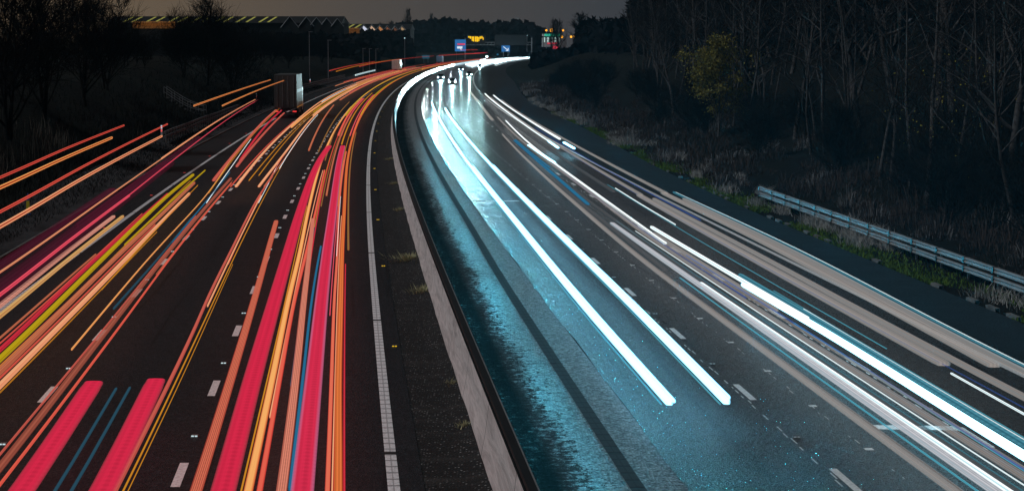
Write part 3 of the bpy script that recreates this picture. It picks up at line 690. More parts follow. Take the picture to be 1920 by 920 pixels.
trail('bright white headlamp trail with a teal comb edge in the middle lane', [
 ('cool', .7, .22, .12, [[18, 11.8], [33.2, 11.84], [48.8, 11.98], [57.5, 11.9]]),
 ('soft', .7, .14, .1, [[50, 12.1], [62, 12.05], [76.2, 12.0]]),
 ('beige', .66, .2, .1, [[52, 11.72], [62, 11.72], [74, 11.74]]),
 ('teal', .7, .15, .10, [[18, 12.16], [34, 12.18], [48.8, 12.3], [60, 12.3]]),
 ('tealline', .6, .04, .04, [[18, 11.6], [34, 11.6], [50, 11.72]]),
 ('soft', .7, .02, .02, [[18, 12.30], [34, 12.32], [52, 12.45]]), ('tealline', .7, .02, .02, [[18, 12.36], [34, 12.38], [56, 12.5]]), ('navy', .66, .03, .03, [[30, 11.5], [48, 11.62], [66, 11.66]])])
G_ = trail('broad pair of flat beige lorry lamp trails in the slow lane with blunt ends', [
 ('beige', .9, .36, .10, [[41.6, 13.08], [63.8, 13.31], [90, 13.55]]), ('beige', .9, .2, .10, [[90, 13.66], [134.6, 14.25], [200, 15.2], [271.4, 15.92]]),
 ('beige', .9, .2, .10, [[18, 13.4], [41.6, 13.46], [63.8, 13.72], [88, 13.9]]),
 ('beige', .9, .36, .10, [[41.4, 14.12], [47.2, 14.3], [65.2, 14.75], [91.3, 14.9]]), ('beige', .9, .2, .10, [[91, 15.0], [144.8, 15.62], [257.4, 16.82]]),
 ('beige', .9, .2, .10, [[18, 14.4], [41.4, 14.5], [65.2, 15.12], [88, 15.28]]),
 ('teal', .9, .08, .08, [[18, 14.58], [41.4, 14.68], [65.2, 15.32], [92, 15.46]]),
 ('navy', .8, .04, .04, [[78, 14.3], [110, 14.6], [170, 15.3]]),
 ('navy', .9, .012, .02, [[18, 13.02], [41, 13.05], [90, 13.5], [130, 14.1]]), ('soft', .9, .015, .02, [[18, 14.72], [41, 14.82], [65, 15.46], [92, 15.58]]), ('tealline', .7, .02, .02, [[45, 12.78], [70, 12.95], [100, 13.3]]), ('grey', .7, .35, .08, [[95, 13.0], [140, 13.6], [220, 14.6]])])
for Y_ in (46, 56): beam(W_, Y_, 9.6, 60000, 26, (.055, .62, .95), -10.0, .72, 0)
for Y_ in (66, 90, 120, 155, 200, 250): beam(G_, Y_, 15.6, 16000+Y_*450, 15, (.05, .60, .95), -5.0, .95, 4); beam(G_, Y_, 15.6, 3000+Y_*120, 15, (.05, .60, .95), -5.0, .95, 8)  # extra spots without vehicles, added for the shoulder and bank
trail('thin white line trail following the blunt end of the beige trails', [
 ('soft', .8, .04, .04, [[18, 12.95], [34, 12.98], [41, 13.05]]), ('soft', .8, .04, .04, [[76, 12.95], [86, 13.05], [96, 13.2]])])
trail('short bright white headlamp dashes on the right half of the curve', [
 ('cool', .7, .2, .12, [[137, 14.35], [142, 14.45], [147, 14.55]]), ('cool', .7, .2, .12, [[136, 15.4], [140, 15.45], [145, 15.5]]),
 ('cool', .65, .2, .10, [[119.9, 12.49], [130, 12.5], [141.8, 12.56]]), ('blue', .65, .2, .08, [[115, 11.7], [130, 11.9], [150, 12.2]])])
trail('long white headlamp trails curving up the slow lanes into the bend', [
 ('soft', .7, .24, .12, [[147, 14.6], [200, 15.3], [300, 16.0]]), ('soft', .7, .24, .12, [[150, 15.7], [200, 16.3], [290, 17.0]]),
 ('beige', .7, .4, .1, [[190, 12.6], [250, 13.6], [330, 14.0]])])
trail('white headlamp band far off where the road leaves the bend', [
 ('far', .75, .6, .45, [[820, 7.6], [1000, 7.7], [1400, 7.7]]), ('far', .75, .6, .45, [[780, 11.2], [1000, 11.2], [1450, 11.2]]),
 ('far', .75, .6, .45, [[760, 14.9], [1000, 14.9], [1500, 14.9]]), ('far', .9, .5, .4, [[800, 9.2], [1000, 9.3], [1300, 9.3]]),
 ('far', .9, .5, .4, [[840, 19.5], [1000, 19.2], [1400, 19]])])

# ------------------------------------------------------------------ guardrails
def guardrail(name_label, l, Y0, Y1, step, rails, dl=0., zt=None, mat=M_steel, end_post=True, cat='guardrail'):
    t = empty('guardrail', rp(l, Y0, 0), label=name_label, cat=cat); o0 = t.location
    nseg = int((Y1-Y0)/step)
    for z in rails:
        m = MB(); plates = []
        for k in range(nseg):
            c = MB(); plates.append(c)
            a, b = Y0+k*step, Y0+(k+1)*step-.035
            zz = (lambda la, Y: zt(la, Y)) if zt else None
            m.sweep([a, b], [(-.05, z-.10), (-.085, z-.06), (-.05, z-.015), (-.05, z+.015), (-.085, z+.06), (-.05, z+.10), (.05, z+.10), (.05, z-.10)], closed=True, lat=l, uvm='n', zf=zz)
            c.sweep([b-.06, b+.09], [(-.09, z-.104), (-.09, z+.104), (.056, z+.106), (.056, z-.106)], closed=True, lat=l, uvm='n', zf=zz)
        o = m.build('rail', mat, t, origin=tuple(o0)); o.location = (0, 0, 0)
        for c in plates:
            o = c.build('joint_plate', M_black, t, origin=tuple(o0)); o.location = (0, 0, 0)
    for k in range(nseg+1):
        Y = Y0+k*step; h = max(rails)+.08 if (k or not end_post) else max(rails)+.35
        gzv = zt(l, Y) if zt else 0
        m = MB(); p = rp(l+.12, Y, gzv); m.box((p.x, p.y, gzv+h/2-.15), (.06, .10, h+.3), -ang(Y))
        o = m.build('post', M_steel, t, origin=tuple(o0)); o.location = (0, 0, 0)
    return t
guardrail('double railed steel guardrail on posts at the foot of the wooded bank on the right', 20.7, 40, 97, 3.0, (.42, .72))
gv = lambda la, Y: gz(-15.3, Y)
guardrail('short grey guardrail on close posts on the left verge below the stepped path', -15.3, 150, 222, 2.0, (.5, .85), zt=gv, mat=M_steel_dull, end_post=False)
guardrail('far guardrail on the left verge beyond the lorry', -15.3, 335, 470, 3.2, (.5, .85), zt=gv, mat=M_steel_dull, end_post=False)
# handrail of the maintenance steps
t = empty('handrail', rp(-19.5, 206, gz(-19.5, 206)), label='tubular handrail with uprights beside steps up the left bank', cat='handrail')
m = MB()
for row in (0, 1.3):
    pts = []
    for k in range(6):
        l = -17.6-k*.9; p = rp(l, 206+row*2+k*.4, gz(l, 206)); pts.append(p)
        m.tube([p-t.location, p-t.location+Vector((0, 0, 1.15))], .03, 5)
    for z in (.6, 1.15): m.tube([p-t.location+Vector((0, 0, z)) for p in pts], .028, 5)
m.build('rails', M_steel_dull, t)
m = MB()
for k in range(10):
    l = -17.4-k*.5; p = rp(l, 207.3+k*.2, gz(l, 207)+.05)-t.location; m.box(p, (.45, 1.1, .16))
m.build('steps', M_kerb, t)

# ------------------------------------------------------------------ marker posts on the left verge
M_mk_y = plain('post_yellow', (.72, .60, .05), .5, 0, .1, 5.); M_mk_b = plain('post_blue', (.04, .10, .35), .5, 0, .1, 5.); M_mk_w = plain('post_white', (.8, .8, .78), .5, 0, .1, 5.)
MK_lens = emit('reflector_glow', (.65, .85, 1.), .9); MK_red = emit('reflector_glow_red', (1., .12, .12), .9)  # reflected light put into the reflectors as their own glow
p = rp(-14.75, 87, gz(-14.75, 87)); t = empty('marker_post', p, label='short yellow marker post with blue top on the left verge', cat='marker post')
m = MB(); m.box((0, 0, .35), (.20, .12, .62), taper=.6); m.build('body', M_mk_y, t)
m = MB(); m.box((0, 0, .83), (.10, .07, .34), taper=.4); m.build('cap', M_mk_b, t)
m = MB(); m.box((0, 0, .05), (.24, .16, .10)); m.build('foot', M_mk_b, t)
for i, (l, Y, lab) in enumerate(((-16.4, 158, 'white marker post beside the streaked verge, nearest of three white ones'), (-16.9, 268, 'white marker post in front of the grey lorry side'), (-17.6, 392, 'white marker post on the verge beyond the lorry'))):
    p = rp(l, Y, gz(l, Y)); t = empty('marker_post', p, label=lab, cat='marker post', group='white marker posts on the left verge')
    m = MB(); m.box((0, 0, .5), (.16, .10, 1.0), taper=.8); m.build('body', M_mk_w, t)
    m = MB(); m.box((0, -.055, .85), (.10, .02, .26)); m.build('reflector', MK_lens, t)
    m = MB(); m.box((0, -.06, .55), (.10, .02, .18)); m.build('reflector', MK_red, t)

# ------------------------------------------------------------------ lorries and cars
def lorry(Y, lat, h, L, label, paint, lamps=True):
    t = empty('lorry', rp(lat, Y, 0), -ang(Y), label=label, cat='lorry')
    m = MB(); m.box((0, L/2, (h+1.15)/2), (2.5, L, h-1.15)); m.build('trailer_box', paint, t)
    d = MB(); d.box((-.62, -.012, (h+1.2)/2), (1.17, .03, h-1.35)); d.box((.62, -.012, (h+1.2)/2), (1.17, .03, h-1.35))
    do = d.build('rear_door', paint, t)
    d = MB()
    for x in (-.9, -.3, .3, .9): d.tube([(x, -.05, 1.3), (x, -.05, h-.15)], .025, 6)
    d.build('lock_rod', M_steel_dull, do)
    m = MB(); m.box((0, L/2, 1.0), (1.0, L-.4, .28)); m.box((0, .1, .62), (2.3, .12, .16)); m.box((1.2, L/2, .75), (.04, L*.5, .5)); m.box((-1.2, L/2, .75), (.04, L*.5, .5)); m.build('chassis', M_black, t)
    for y in (1.8, 3.1, 4.4, L-1.0, L+2.4):
        for x in (-1.08, 1.08):
            w = MB(); w.tube([(x-.16, y, .5), (x+.16, y, .5)], .5, 18); wo_ = w.build('wheel', M_tyre, t, True)
    m = MB(); m.box((0, L+2.0, 1.9), (2.45, 2.3, 2.6), taper=.96); m.box((0, L+1.0, 3.5), (2.3, 1.0, .9), taper=.85); m.build('cab', plain('cab_paint', (.25, .26, .28), .4), t)
    for x in (-1.0, 1.0):
        m = MB(); m.box((x, -.06, .78), (.42, .05, .14)); m.build('tail_lamp', emit('lorry_tail_lamp', (1., .05, .05), .9) if 'lorry_tail_lamp' not in MATS else MATS['lorry_tail_lamp'], t)
    side = MATS.get('side_lamp') or emit('side_lamp', (1., .38, .06), .9)
    m = MB()
    for k in range(6): m.box((1.27, 1.2+k*(L-2)/5, 1.22), (.03, .16, .07))
    m.build('side_lamp', side, t)
    m = MB(); m.box((0, L/2, h*.62), (2.515, L*.86, .35)); m.build('side_stripe', plain('lorry_stripe', (.30, .36, .44), .5), t)
    return t
lorry(213, -9.25, 4.85, 11.5, 'tall grey box lorry in the slow lane with its rear doors to the camera', plain('lorry_grey', (.06, .063, .064), .55, 0, .12, 1.))
lorry(600, -8.7, 4.1, 12.5, 'pale box lorry far round the bend on the left carriageway', plain('lorry_white', (.78, .80, .80), .5, 0, .1, 1.))
lorry(905, -8.6, 4.1, 12.5, 'small distant lorry on the left carriageway near the blue road sign', plain('lorry_blue', (.20, .34, .50), .5, 0, .1, 1.))

LENS = emit('headlamp_lens', (.75, 1., 1.1), 26., True)
def car_proto():
    t = empty('car', (0, 0, 0), label='x', cat='car')
    sec = [(-2.1, .35, .62, .70), (-2.0, .28, .80, .80), (-1.2, .25, .92, .86), (-.95, .25, .95, .87), (1.6, .25, .98, .88), (2.0, .3, .95, .82), (2.15, .4, .75, .74)]
    m = MB(); vs = []
    for y, z0, z1, w in sec:
        vs += [(-w, y, z0), (-w*1.02, y, (z0+z1)/2), (-w*.9, y, z1), (w*.9, y, z1), (w*1.02, y, (z0+z1)/2), (w, y, z0)]
    n = 6
    m.add(vs, [(j*n+i, j*n+(i+1) % n, (j+1)*n+(i+1) % n, (j+1)*n+i) for j in range(len(sec)-1) for i in range(n)]+[tuple(range(n)), tuple((len(sec)-1)*n+i for i in range(n))[::-1]])
    m.build('body', plain('car_paint', (.05, .055, .06), .3, .3, .1, 1., .6), t, True)
    m = MB(); vs = []
    for y, z, w in ((-1.05, .93, .78), (-.35, 1.42, .62), (.95, 1.45, .62), (1.75, .96, .76)): vs += [(-w, y, z), (w, y, z)]
    vs += [(-.8, -1.05, .9), (.8, -1.05, .9), (-.8, 1.75, .9), (.8, 1.75, .9)]
    m.add(vs, [(0, 1, 3, 2), (2, 3, 5, 4), (4, 5, 7, 6), (0, 2, 4, 6), (1, 7, 5, 3)])
    m.build('cabin_glass', plain('car_glass', (.015, .018, .02), .08, 0, .1, 1., .8), t)
    m = MB(); m.box((0, .3, 1.455), (1.2, 1.2, .04)); m.build('roof', MATS['car_paint'], t)
    for x in (-.78, .78):
        for y in (-1.35, 1.35):
            w = MB(); w.tube([(x-.1, y, .32), (x+.1, y, .32)], .32, 16); w.build('wheel', M_tyre, t, True)
    for x in (-.62, .62):
        m = MB(); m.tube([(x, -2.09, .66), (x, -2.15, .66)], .11, 12); m.build('headlamp', LENS, t)
    m = MB(); m.box((0, -2.13, .45), (1.1, .04, .18)); m.build('grille', M_black, t)
    return t
cars = [(405, 11.4, 'car in the middle lane of the bend, next beyond the thick white trails', 330000),
        (470, 8.2, 'car nearest the lit barrier in the middle of the bend', 700000),
        (520, 15.0, 'car with bright headlamps in the slow lane in the bend', 420000),
        (640, 10.8, 'distant car in the middle lane with glaring headlamps', 600000),
        (760, 15.0, 'farthest car whose headlamps light the grass bank', 900000)]
c0 = None
for Y, l, lab, P in cars:
    if c0 is None:
        c0 = car_proto(); c = c0; c.location = rp(l, Y, 0); c.rotation_euler = (0, 0, -ang(Y)); c['label'] = lab
    else: c = copy_thing(c0, rp(l, Y, 0), -ang(Y), label=lab)
    ld = bpy.data.lights.new('traffic_spot', 'SPOT'); ld.energy = P*.022; ld.spot_size = R(40); ld.spot_blend = .9; ld.shadow_soft_size = .12; ld.color = (.5, .92, 1.0)
    lo = bpy.data.objects.new('traffic_spot', ld); COL.objects.link(lo)
    lo.parent = c; lo.location = (0, -2.3, .68); lo.rotation_euler = (R(92.5), 0, math.pi)

# ------------------------------------------------------------------ signs and gantry round the bend
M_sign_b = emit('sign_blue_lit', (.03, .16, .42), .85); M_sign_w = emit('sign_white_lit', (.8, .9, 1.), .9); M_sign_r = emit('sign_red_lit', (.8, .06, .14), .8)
M_amber = emit('matrix_amber', (.85, .50, .01), 1.25)
def rot_at(Y): return -ang(Y)
def post(m, x, h): m.box((x, .12, h/2), (.22, .22, h))
# overhead gantry with the amber matrix sign
Yg = 1200; t = empty('sign_gantry', rp(9, Yg, 0), rot_at(Yg), label='dark overhead gantry spanning both carriageways far off', cat='gantry')
m = MB()
for x in (-23, 18.5): m.box((x, 0, 7), (.7, .7, 14))
m.build('leg', M_steel_dull, t)
m = MB()
for z in (9.6, 11.2): m.box((-2.2, 0, z), (41.5, .35, .35))
for k in range(20): m.tube([(-22+k*2.1, 0, 9.6), (-20.95+k*2.1, 0, 11.2)], .1, 5)
m.build('beam', M_steel_dull, t)
m = MB(); m.box((5.5, -.5, 12.6), (20, .4, 6.4)); m.build('sign_back', plain('gantry_panel', (.010, .014, .018), .7), t)
t2 = empty('message_sign', rp(-7.0, Yg-2, 10.4), rot_at(Yg), label='black message sign with amber lit characters over the left carriageway', cat='message sign')
m = MB(); m.box((0, 0, 2.4), (11.5, .5, 5.2)); m.build('case', M_black, t2)
m = MB()
for i, (x, w_, z0, z1) in enumerate(((-4.5, .8, 3.6, 4.6), (-3.5, .9, 3.0, 4.5), (-2.4, .7, 1.6, 4.4), (-1.5, .8, 1.3, 4.4), (-.2, .9, 1.2, 4.4), (.8, .8, 1.1, 4.4), (1.7, .7, 1.5, 4.0), (2.6, .8, 2.8, 4.5), (3.6, .8, 3.1, 4.6), (4.4, .5, 2.2, 3.9))):
    m.box((x, -.28, (z0+z1)/2), (w_, .06, z1-z0))
m.build('lit_character', M_amber, t2)
# blue route sign on the left verge
Ys_ = 1150; t = empty('road_sign', rp(-13.2, Ys_, 0), rot_at(Ys_), label='large lit blue sign with red band and white patch, left of the amber sign', cat='road sign')
m = MB(); post(m, -2.4, 9); post(m, 2.4, 9); m.build('post', M_steel_dull, t)
m = MB(); m.box((0, 0, 9.2), (6.6, .2, 7.0)); m.build('panel', M_sign_b, t)
m = MB(); m.box((.5, -.12, 9.9), (4.6, .06, 1.0)); m.build('red_band', M_sign_r, t)
m = MB(); m.box((-.4, -.12, 8.0), (3.2, .06, 1.3)); m.tube([(-.6, -.14, 8.6), (.6, -.14, 6.4)], .25, 6); m.build('white_patch', M_sign_w, t)
# blue arrow sign
Ys_ = 1000; t = empty('arrow_sign', rp(20.0, Ys_, 0), rot_at(Ys_), label='blue sign with a white arrow pointing down to the right, by the far headlamps', cat='road sign')
m = MB(); post(m, -1.2, 6); post(m, 1.2, 6); m.build('post', M_steel_dull, t)
m = MB(); m.box((0, 0, 7.4), (4.4, .2, 3.2)); m.build('panel', M_sign_b, t)
m = MB(); m.tube([(-1.2, -.14, 8.4), (1.1, -.14, 6.5)], .22, 6); m.tube([(1.3, -.14, 7.7), (1.25, -.14, 6.35)], .22, 6); m.tube([(.1, -.14, 6.35), (1.25, -.14, 6.35)], .2, 6); m.build('arrow', M_sign_w, t)
# small unlit sign, with a faint glow put into its panel
Ys_ = 930; t = empty('road_sign', rp(-16.5, Ys_, gz(-16.5, Ys_)), rot_at(Ys_), label='small dim blue sign on posts beyond the left verge', cat='road sign')
m = MB(); post(m, -1, 2.4); post(m, 1, 2.4); m.build('post', M_steel_dull, t)
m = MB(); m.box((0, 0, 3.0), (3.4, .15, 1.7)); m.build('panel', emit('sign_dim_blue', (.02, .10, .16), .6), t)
# three slender lamp columns without light on the left
M_col = plain('column_grey', (.22, .22, .24), .6, .2)
for i, (px, Y, h) in enumerate(((682, 520, 7.5), (694, 540, 7.5), (706, 560, 7.5), (582, 420, 10), (617, 430, 9))):
    X = (px-960)/3590*Y; l = X+T0*Y-dev(Y); z = gz(l, Y)
    t = empty('lamp_column', (X, Y, z), label='slender unlit grey column among the dark scrub on the left', cat='lamp column', group='unlit columns on the left bank')
    m = MB(); m.tube([(0, 0, -.5), (0, 0, h*.5), (0, 0, h)], [.10, .08, .06], 8); m.build('column', M_col, t)
    m = MB(); m.box((.3, 0, h+.04), (.9, .22, .12)); m.build('lantern', M_col, t)

# ------------------------------------------------------------------ lit roadside station among the trees at the right
St = 1250; X0 = 27.5; zb = 8.4
t = empty('filling_station', (X0, St, zb), 0, label='lit roadside filling station showing green and red light through the trees', cat='filling station')
m = MB(); m.box((0, 6, 3.0), (16, 9, 6.0)); m.build('shop', plain('station_wall', (.4, .4, .4), .7), t)
m = MB(); m.box((-1.5, -2, 7.6), (13, 9, 1.4)); m.build('canopy', plain('station_canopy', (.55, .55, .55), .6), t)
m = MB(); m.box((-1.5, -6.55, 7.6), (10, .1, 1.6)); m.build('fascia', emit('station_green', (.04, .55, .35), .8), t)
m = MB()
for k in range(5): m.box((-6.5+k*2.4, 1.46, 4.6), (1.0, .1, 3.2))
m.build('window', emit('station_window', (.65, .9, .85), .7), t)
m = MB()
for x in (-7, 4): m.box((x, -5, 3), (.4, .4, 6))
m.build('pillar', M_kerb, t)
m = MB(); m.box((-1.5, -6.6, 2.2), (6.5, .1, .9)); m.box((.8, -6.6, -.3), (4.2, .2, 2.0)); m.build('price_sign', emit('station_red', (.85, .06, .10), .8), t)
M_lampg = emit('sodium_lamp', (1., .42, .03), 1.6)
for i, (px, py, r_, Y) in enumerate(((1024, 58, 1.0, 1240), (1034, 58, 1.9, 1230), (1040, 57, 1.1, 1260), (1055, 58, 1.1, 1280), (1053, 70, 1.2, 1200), (1070, 70, 1.1, 1190), (1077, 69, 1.3, 1180))):
    X = (px-960)/3590*Y; z = 7.8+(90-py)/3590*Y
    t = empty('street_lamp', (X, Y, z-9), label='amber street lamp glowing between bare trees beside the filling station', cat='street lamp', group='amber lamps by the filling station')
    m = MB(); m.tube([(0, 0, -4), (0, 0, 8.8)], [.16, .1], 7); m.build('column', M_col, t)
    m = MB(); m.tube([(0, -.9, 9), (0, -.3, 9.1), (0, .4, 9.0)], [r_*.45, r_*.7, r_*.35], 8); m.build('lantern', M_lampg, t, True)
M_lampw = emit('cool_lamp', (.6, .9, 1.), 1.3)
for px, py, Y, lab in ((1093, 51, 1000, 'tiny cool white lamp above the wooded ridge'), (988, 67, 1300, 'tiny white lamp behind the gantry'), (760, 72, 700, 'small white lamp on a post before the warehouses'), (542, 83, 560, 'small white floodlight below the warehouse gable')):
    X = (px-960)/3590*Y; z = 7.8+(90-py)/3590*Y
    t = empty('flood_lamp', (X, Y, z-8), label=lab, cat='lamp')
    m = MB(); m.tube([(0, 0, -3), (0, 0, 7.9)], .1, 6); m.build('column', M_col, t)
    m = MB(); m.box((0, 0, 8), (.5 if Y > 800 else .35, .4, .5 if Y > 800 else .35)); m.build('lantern', M_lampw, t)

# ------------------------------------------------------------------ warehouses on the left horizon
M_wroof = plain('warehouse_roof', (.009, .0085, .009), .7, 0, .2, .2); M_wwall = plain('warehouse_cladding', (.009, .009, .009), .8, 0, .2, .3)
M_sky = emit('roof_light', (.60, .58, .14), .40)
def warehouse(Y, xa, xb, py_top, wall_h, nb, label, gable_cols, lit=None, slots=None):
    """long shed with roof lights; its far end shows a row of gables"""
    top = 7.8+(90-py_top)/3590*Y; A = (xa-960)/3590*Y; B = (xb-960)/3590*Y; base = 4.
    t = empty('warehouse', ((A+B)/2, Y+20, base), label=label, cat='warehouse'); cx = (A+B)/2; o0 = t.location
    ridge = top; eave = top-2.6; Lx = B-A
    m = MB(); m.box((0, 0, (eave-base)/2), (Lx, 34, eave-base)); m.build('wall', M_wwall, t)
    m = MB()
    vs = [(-Lx/2-.4, -17.6, eave-base), (Lx/2+.4, -17.6, eave-base), (Lx/2+.4, -6, ridge-base), (-Lx/2-.4, -6, ridge-base), (Lx/2+.4, 17.6, eave-base), (-Lx/2-.4, 17.6, eave-base)]
    m.add(vs, [(0, 1, 2, 3), (3, 2, 4, 5), (1, 4, 2), (0, 3, 5)]); m.build('roof', M_wroof, t)
    for a in (slots or []):
        x = (a-960)/3590*(Y+8)-cx
        m = MB(); dx = .012*Y*.15
        def P(x_, k): return (x_, -17.6+11.6*k, eave-base+(ridge-eave)*k+.05)
        w_ = .9*Y/700
        m.add([P(x, .1), P(x+w_, .1), P(x+w_+2.0*Y/700, .9), P(x+2.0*Y/700, .9)], [(0, 1, 2, 3)])
        m.build('roof_light', M_sky, t)
    for px0, px1, pyt, c, s in gable_cols:
        a = (px0-960)/3590*Y-cx; b = (px1-960)/3590*Y-cx; zt = 7.8+(90-pyt)/3590*Y-base; w2 = (b-a)/2
        m = MB(); z0 = zt-(b-a)*.62
        m.add([(a, -18.2, z0), (b, -18.2, z0), ((a+b)/2, -18.2, zt), (a, -17.7, z0), (b, -17.7, z0), ((a+b)/2, -17.7, zt), (a, -18.2, z0-6), (b, -18.2, z0-6), (a, -17.7, z0-6), (b, -17.7, z0-6)],
              [(0, 1, 2), (0, 2, 5, 3), (2, 1, 4, 5), (6, 7, 1, 0), (7, 9, 4, 1), (6, 0, 3, 8)])
        g_ = m.build('gable', M_wroof, t)
        m = MB(); k = .12*(b-a)
        m.tube([(a, -18.35, z0+.1), ((a+b)/2, -18.35, zt+.05), (b, -18.35, z0+.1)], .16*Y/700, 5); m.build('verge_trim', plain('verge_grey', (.30, .31, .33), .6), g_)
        if s:
            m = MB(); m.add([((a+b)/2-.2, -18.4, zt-.5), (b-k, -18.4, z0+.3), (b-k*3.2, -18.4, z0-.6), ((a+b)/2-k*1.6, -18.4, zt-1.6)], [(0, 1, 2, 3)])
            m.build('glow_panel', emit('gable_glow', c, s) if False else (MATS.get('gable_%.2f_%.2f' % (c[0], c[1])) or emit('gable_%.2f_%.2f' % (c[0], c[1]), c, s)), g_)  # floodlight on the gable is put in as a self-glowing panel
    if lit:
        for a, b, y0, y1 in lit:
            m = MB(); xa_, xb_ = (a-960)/3590*Y-cx, (b-960)/3590*Y-cx; za, zb_ = 7.8+(90-y1)/3590*Y-base, 7.8+(90-y0)/3590*Y-base
            m.box(((xa_+xb_)/2, -17.15, (za+zb_)/2), (xb_-xa_, .12, zb_-za)); m.build('floodlit_wall', plain('floodlight_tinted_cladding', (.42, .26, .12), .8, 0, .3, .4), t)  # orange floodlight is also put into this wall panel's colour
            ld = bpy.data.lights.new('wall_lamp', 'AREA'); ld.shape = 'RECTANGLE'; ld.size = xb_-xa_; ld.size_y = .4; ld.energy = 5*(xb_-xa_); ld.color = (1, .5, .12)
            lo = bpy.data.objects.new('wall_lamp', ld); COL.objects.link(lo); lo.parent = t; lo.location = ((xa_+xb_)/2, -19.2, zb_+.2); lo.rotation_euler = (R(35), 0, 0)
    return t
warehouse(700, 205, 640, 30.5, 12, 1, 'long dark warehouse with a row of yellow roof lights on the left skyline',
          [(528, 562, 32, (.3, .3, .35), 0), (562, 590, 33, (.3, .3, .35), 0), (584, 606, 34, (.3, .3, .35), 0), (604, 624, 35, (.3, .3, .35), 0), (622, 646, 36, (.3, .35, .4), 0)],
          [(250, 330, 41, 54)], [238, 254, 280, 297, 322, 340, 365, 383, 408, 424, 448, 466, 490, 506])
warehouse(900, 636, 770, 45, 12, 1, 'lower dark warehouse with small floodlit gables, right of the long one',
          [(676, 692, 47, (.75, .8, .95), .75), (690, 707, 47, (.75, .5, .34), .7), (706, 721, 48, (.62, .26, .1), .6), (720, 735, 49, (.30, .12, .06), .5), (735, 748, 50, (.22, .09, .05), .4), (748, 762, 49, (.6, .4, .22), .5)],
          [(638, 675, 53, 63)], [641, 652, 665])

# ------------------------------------------------------------------ trees
def branch(m, p, d, L, r, n, wob, up=.0, sides=4, rr=None, tip=.25):
    pts = [p.copy()]; rad = [r]; d = d.normalized(); q = p.copy()
    for i in range(n):
        d = (d+Vector((rr.gauss(0, wob), rr.gauss(0, wob), rr.gauss(0, wob)+up))).normalized()
        q = q+d*L/n; pts.append(q.copy()); rad.append(r*(1-(1-tip)*(i+1)/n))
    m.tube(pts, rad, sides, cap=False); return pts, rad
def tree_mesh(seed, h, r, nl, first=.3, spread=.75, ntw=8, twl=.35, stems=1, lean=.03, sub=3, rt=.009):
    rr = random.Random(seed); tr = MB(); cw = MB(); tips = []
    for s_ in range(stems):
        d0 = Vector((rr.gauss(0, .12 if stems > 1 else lean), rr.gauss(0, .12 if stems > 1 else lean), 1))
        hs = h*rr.uniform(.8, 1.05); pts, rad = branch(tr, Vector((rr.uniform(-.2, .2), rr.uniform(-.2, .2), -.6))*(1 if stems > 1 else .4), d0, hs+.4, r*(1 if stems == 1 else rr.uniform(.45, .75)), 10, .05, .02, 7, rr, .12)
        for i in range(nl):
            f = first+(1-first)*(i+rr.random())/nl; k = f*10; j = min(9, int(k)); p = pts[j].lerp(pts[j+1], k-j); rb = (rad[j]+(rad[j+1]-rad[j])*(k-j))*.55
            a = rr.uniform(0, 2*math.pi); el = rr.uniform(.5, 1.3)
            d = Vector((math.cos(a), math.sin(a), el)); L = h*spread*.42*(1.15-f)*rr.uniform(.7, 1.2)+.6
            lp, lr = branch(tr, p, d, L, max(.02, rb), 5, .13, .05, 4, rr, .3)
            for t_ in range(ntw):
                k2 = rr.uniform(.25, 1)*5; j2 = min(4, int(k2)); p2 = lp[j2].lerp(lp[j2+1], k2-j2); dd = (lp[j2+1]-lp[j2]).normalized()
                d2 = (dd+Vector((rr.gauss(0, .6), rr.gauss(0, .6), rr.gauss(.15, .5))))
                L2 = L*twl*rr.uniform(.6, 1.2)+.25
                tp, _ = branch(cw, p2, d2, L2, max(rt*1.6, lr[j2]*.4), 3, .18, .06, 3, rr, .4)
                for u in range(sub):
                    k3 = rr.randint(1, 3); p3 = tp[k3]; d3 = (tp[3]-tp[0]).normalized()+Vector((rr.gauss(0, .6), rr.gauss(0, .6), rr.gauss(.2, .45)))
                    q, _ = branch(cw, p3, d3, L2*rr.uniform(.4, .9), rt, 2, .2, .05, 3, rr, .5); tips.append(q[-1])
    return tr, cw, tips
def leaves(pts, n, size, spread, rr):
    m = MB()
    for i in range(n):
        c = rr.choice(pts)+Vector((rr.gauss(0, spread), rr.gauss(0, spread), rr.gauss(0, spread*.8)))
        a = Vector((rr.gauss(0, 1), rr.gauss(0, 1), rr.gauss(0, 1))).normalized(); b = a.orthogonal().normalized(); b.rotate(Matrix.Rotation(rr.uniform(0, 6.28), 3, a))
        s_ = size*rr.uniform(.6, 1.3); e_ = a.cross(b)
        m.add([c-b*s_, c+e_*s_*.5, c+b*s_, c-e_*s_*.5], [(0, 1, 2, 3)])
    return m
def make_tree(name, spec, mats, label, cat, group, loc, rz=0., sc_=1., leaf_=None):
    tr, cw, tips = tree_mesh(**spec)
    t = empty(name, loc, rz, label=label, cat=cat, group=group); t.scale = sc_ if isinstance(sc_, tuple) else (sc_,)*3
    tr.build('trunk', mats[0], t, True); cw.build('crown', mats[1], t)
    if leaf_: leaves(tips, leaf_[1], leaf_[2], leaf_[3], random.Random(5)).build('leaves', leaf_[0], t)
    return t
protos = {}
def plant(kind, loc, rz, sc_, label, cat, group=None):
    name, spec, mats = KINDS_[kind]
    if kind not in protos:
        protos[kind] = make_tree(name, spec, mats, label, cat, group, loc, rz, sc_); return protos[kind]
    c = copy_thing(protos[kind], loc, rz, sc_)
    for k in ('label', 'group'):
        if k in c: del c[k]
    return tag(c, label, cat, group)
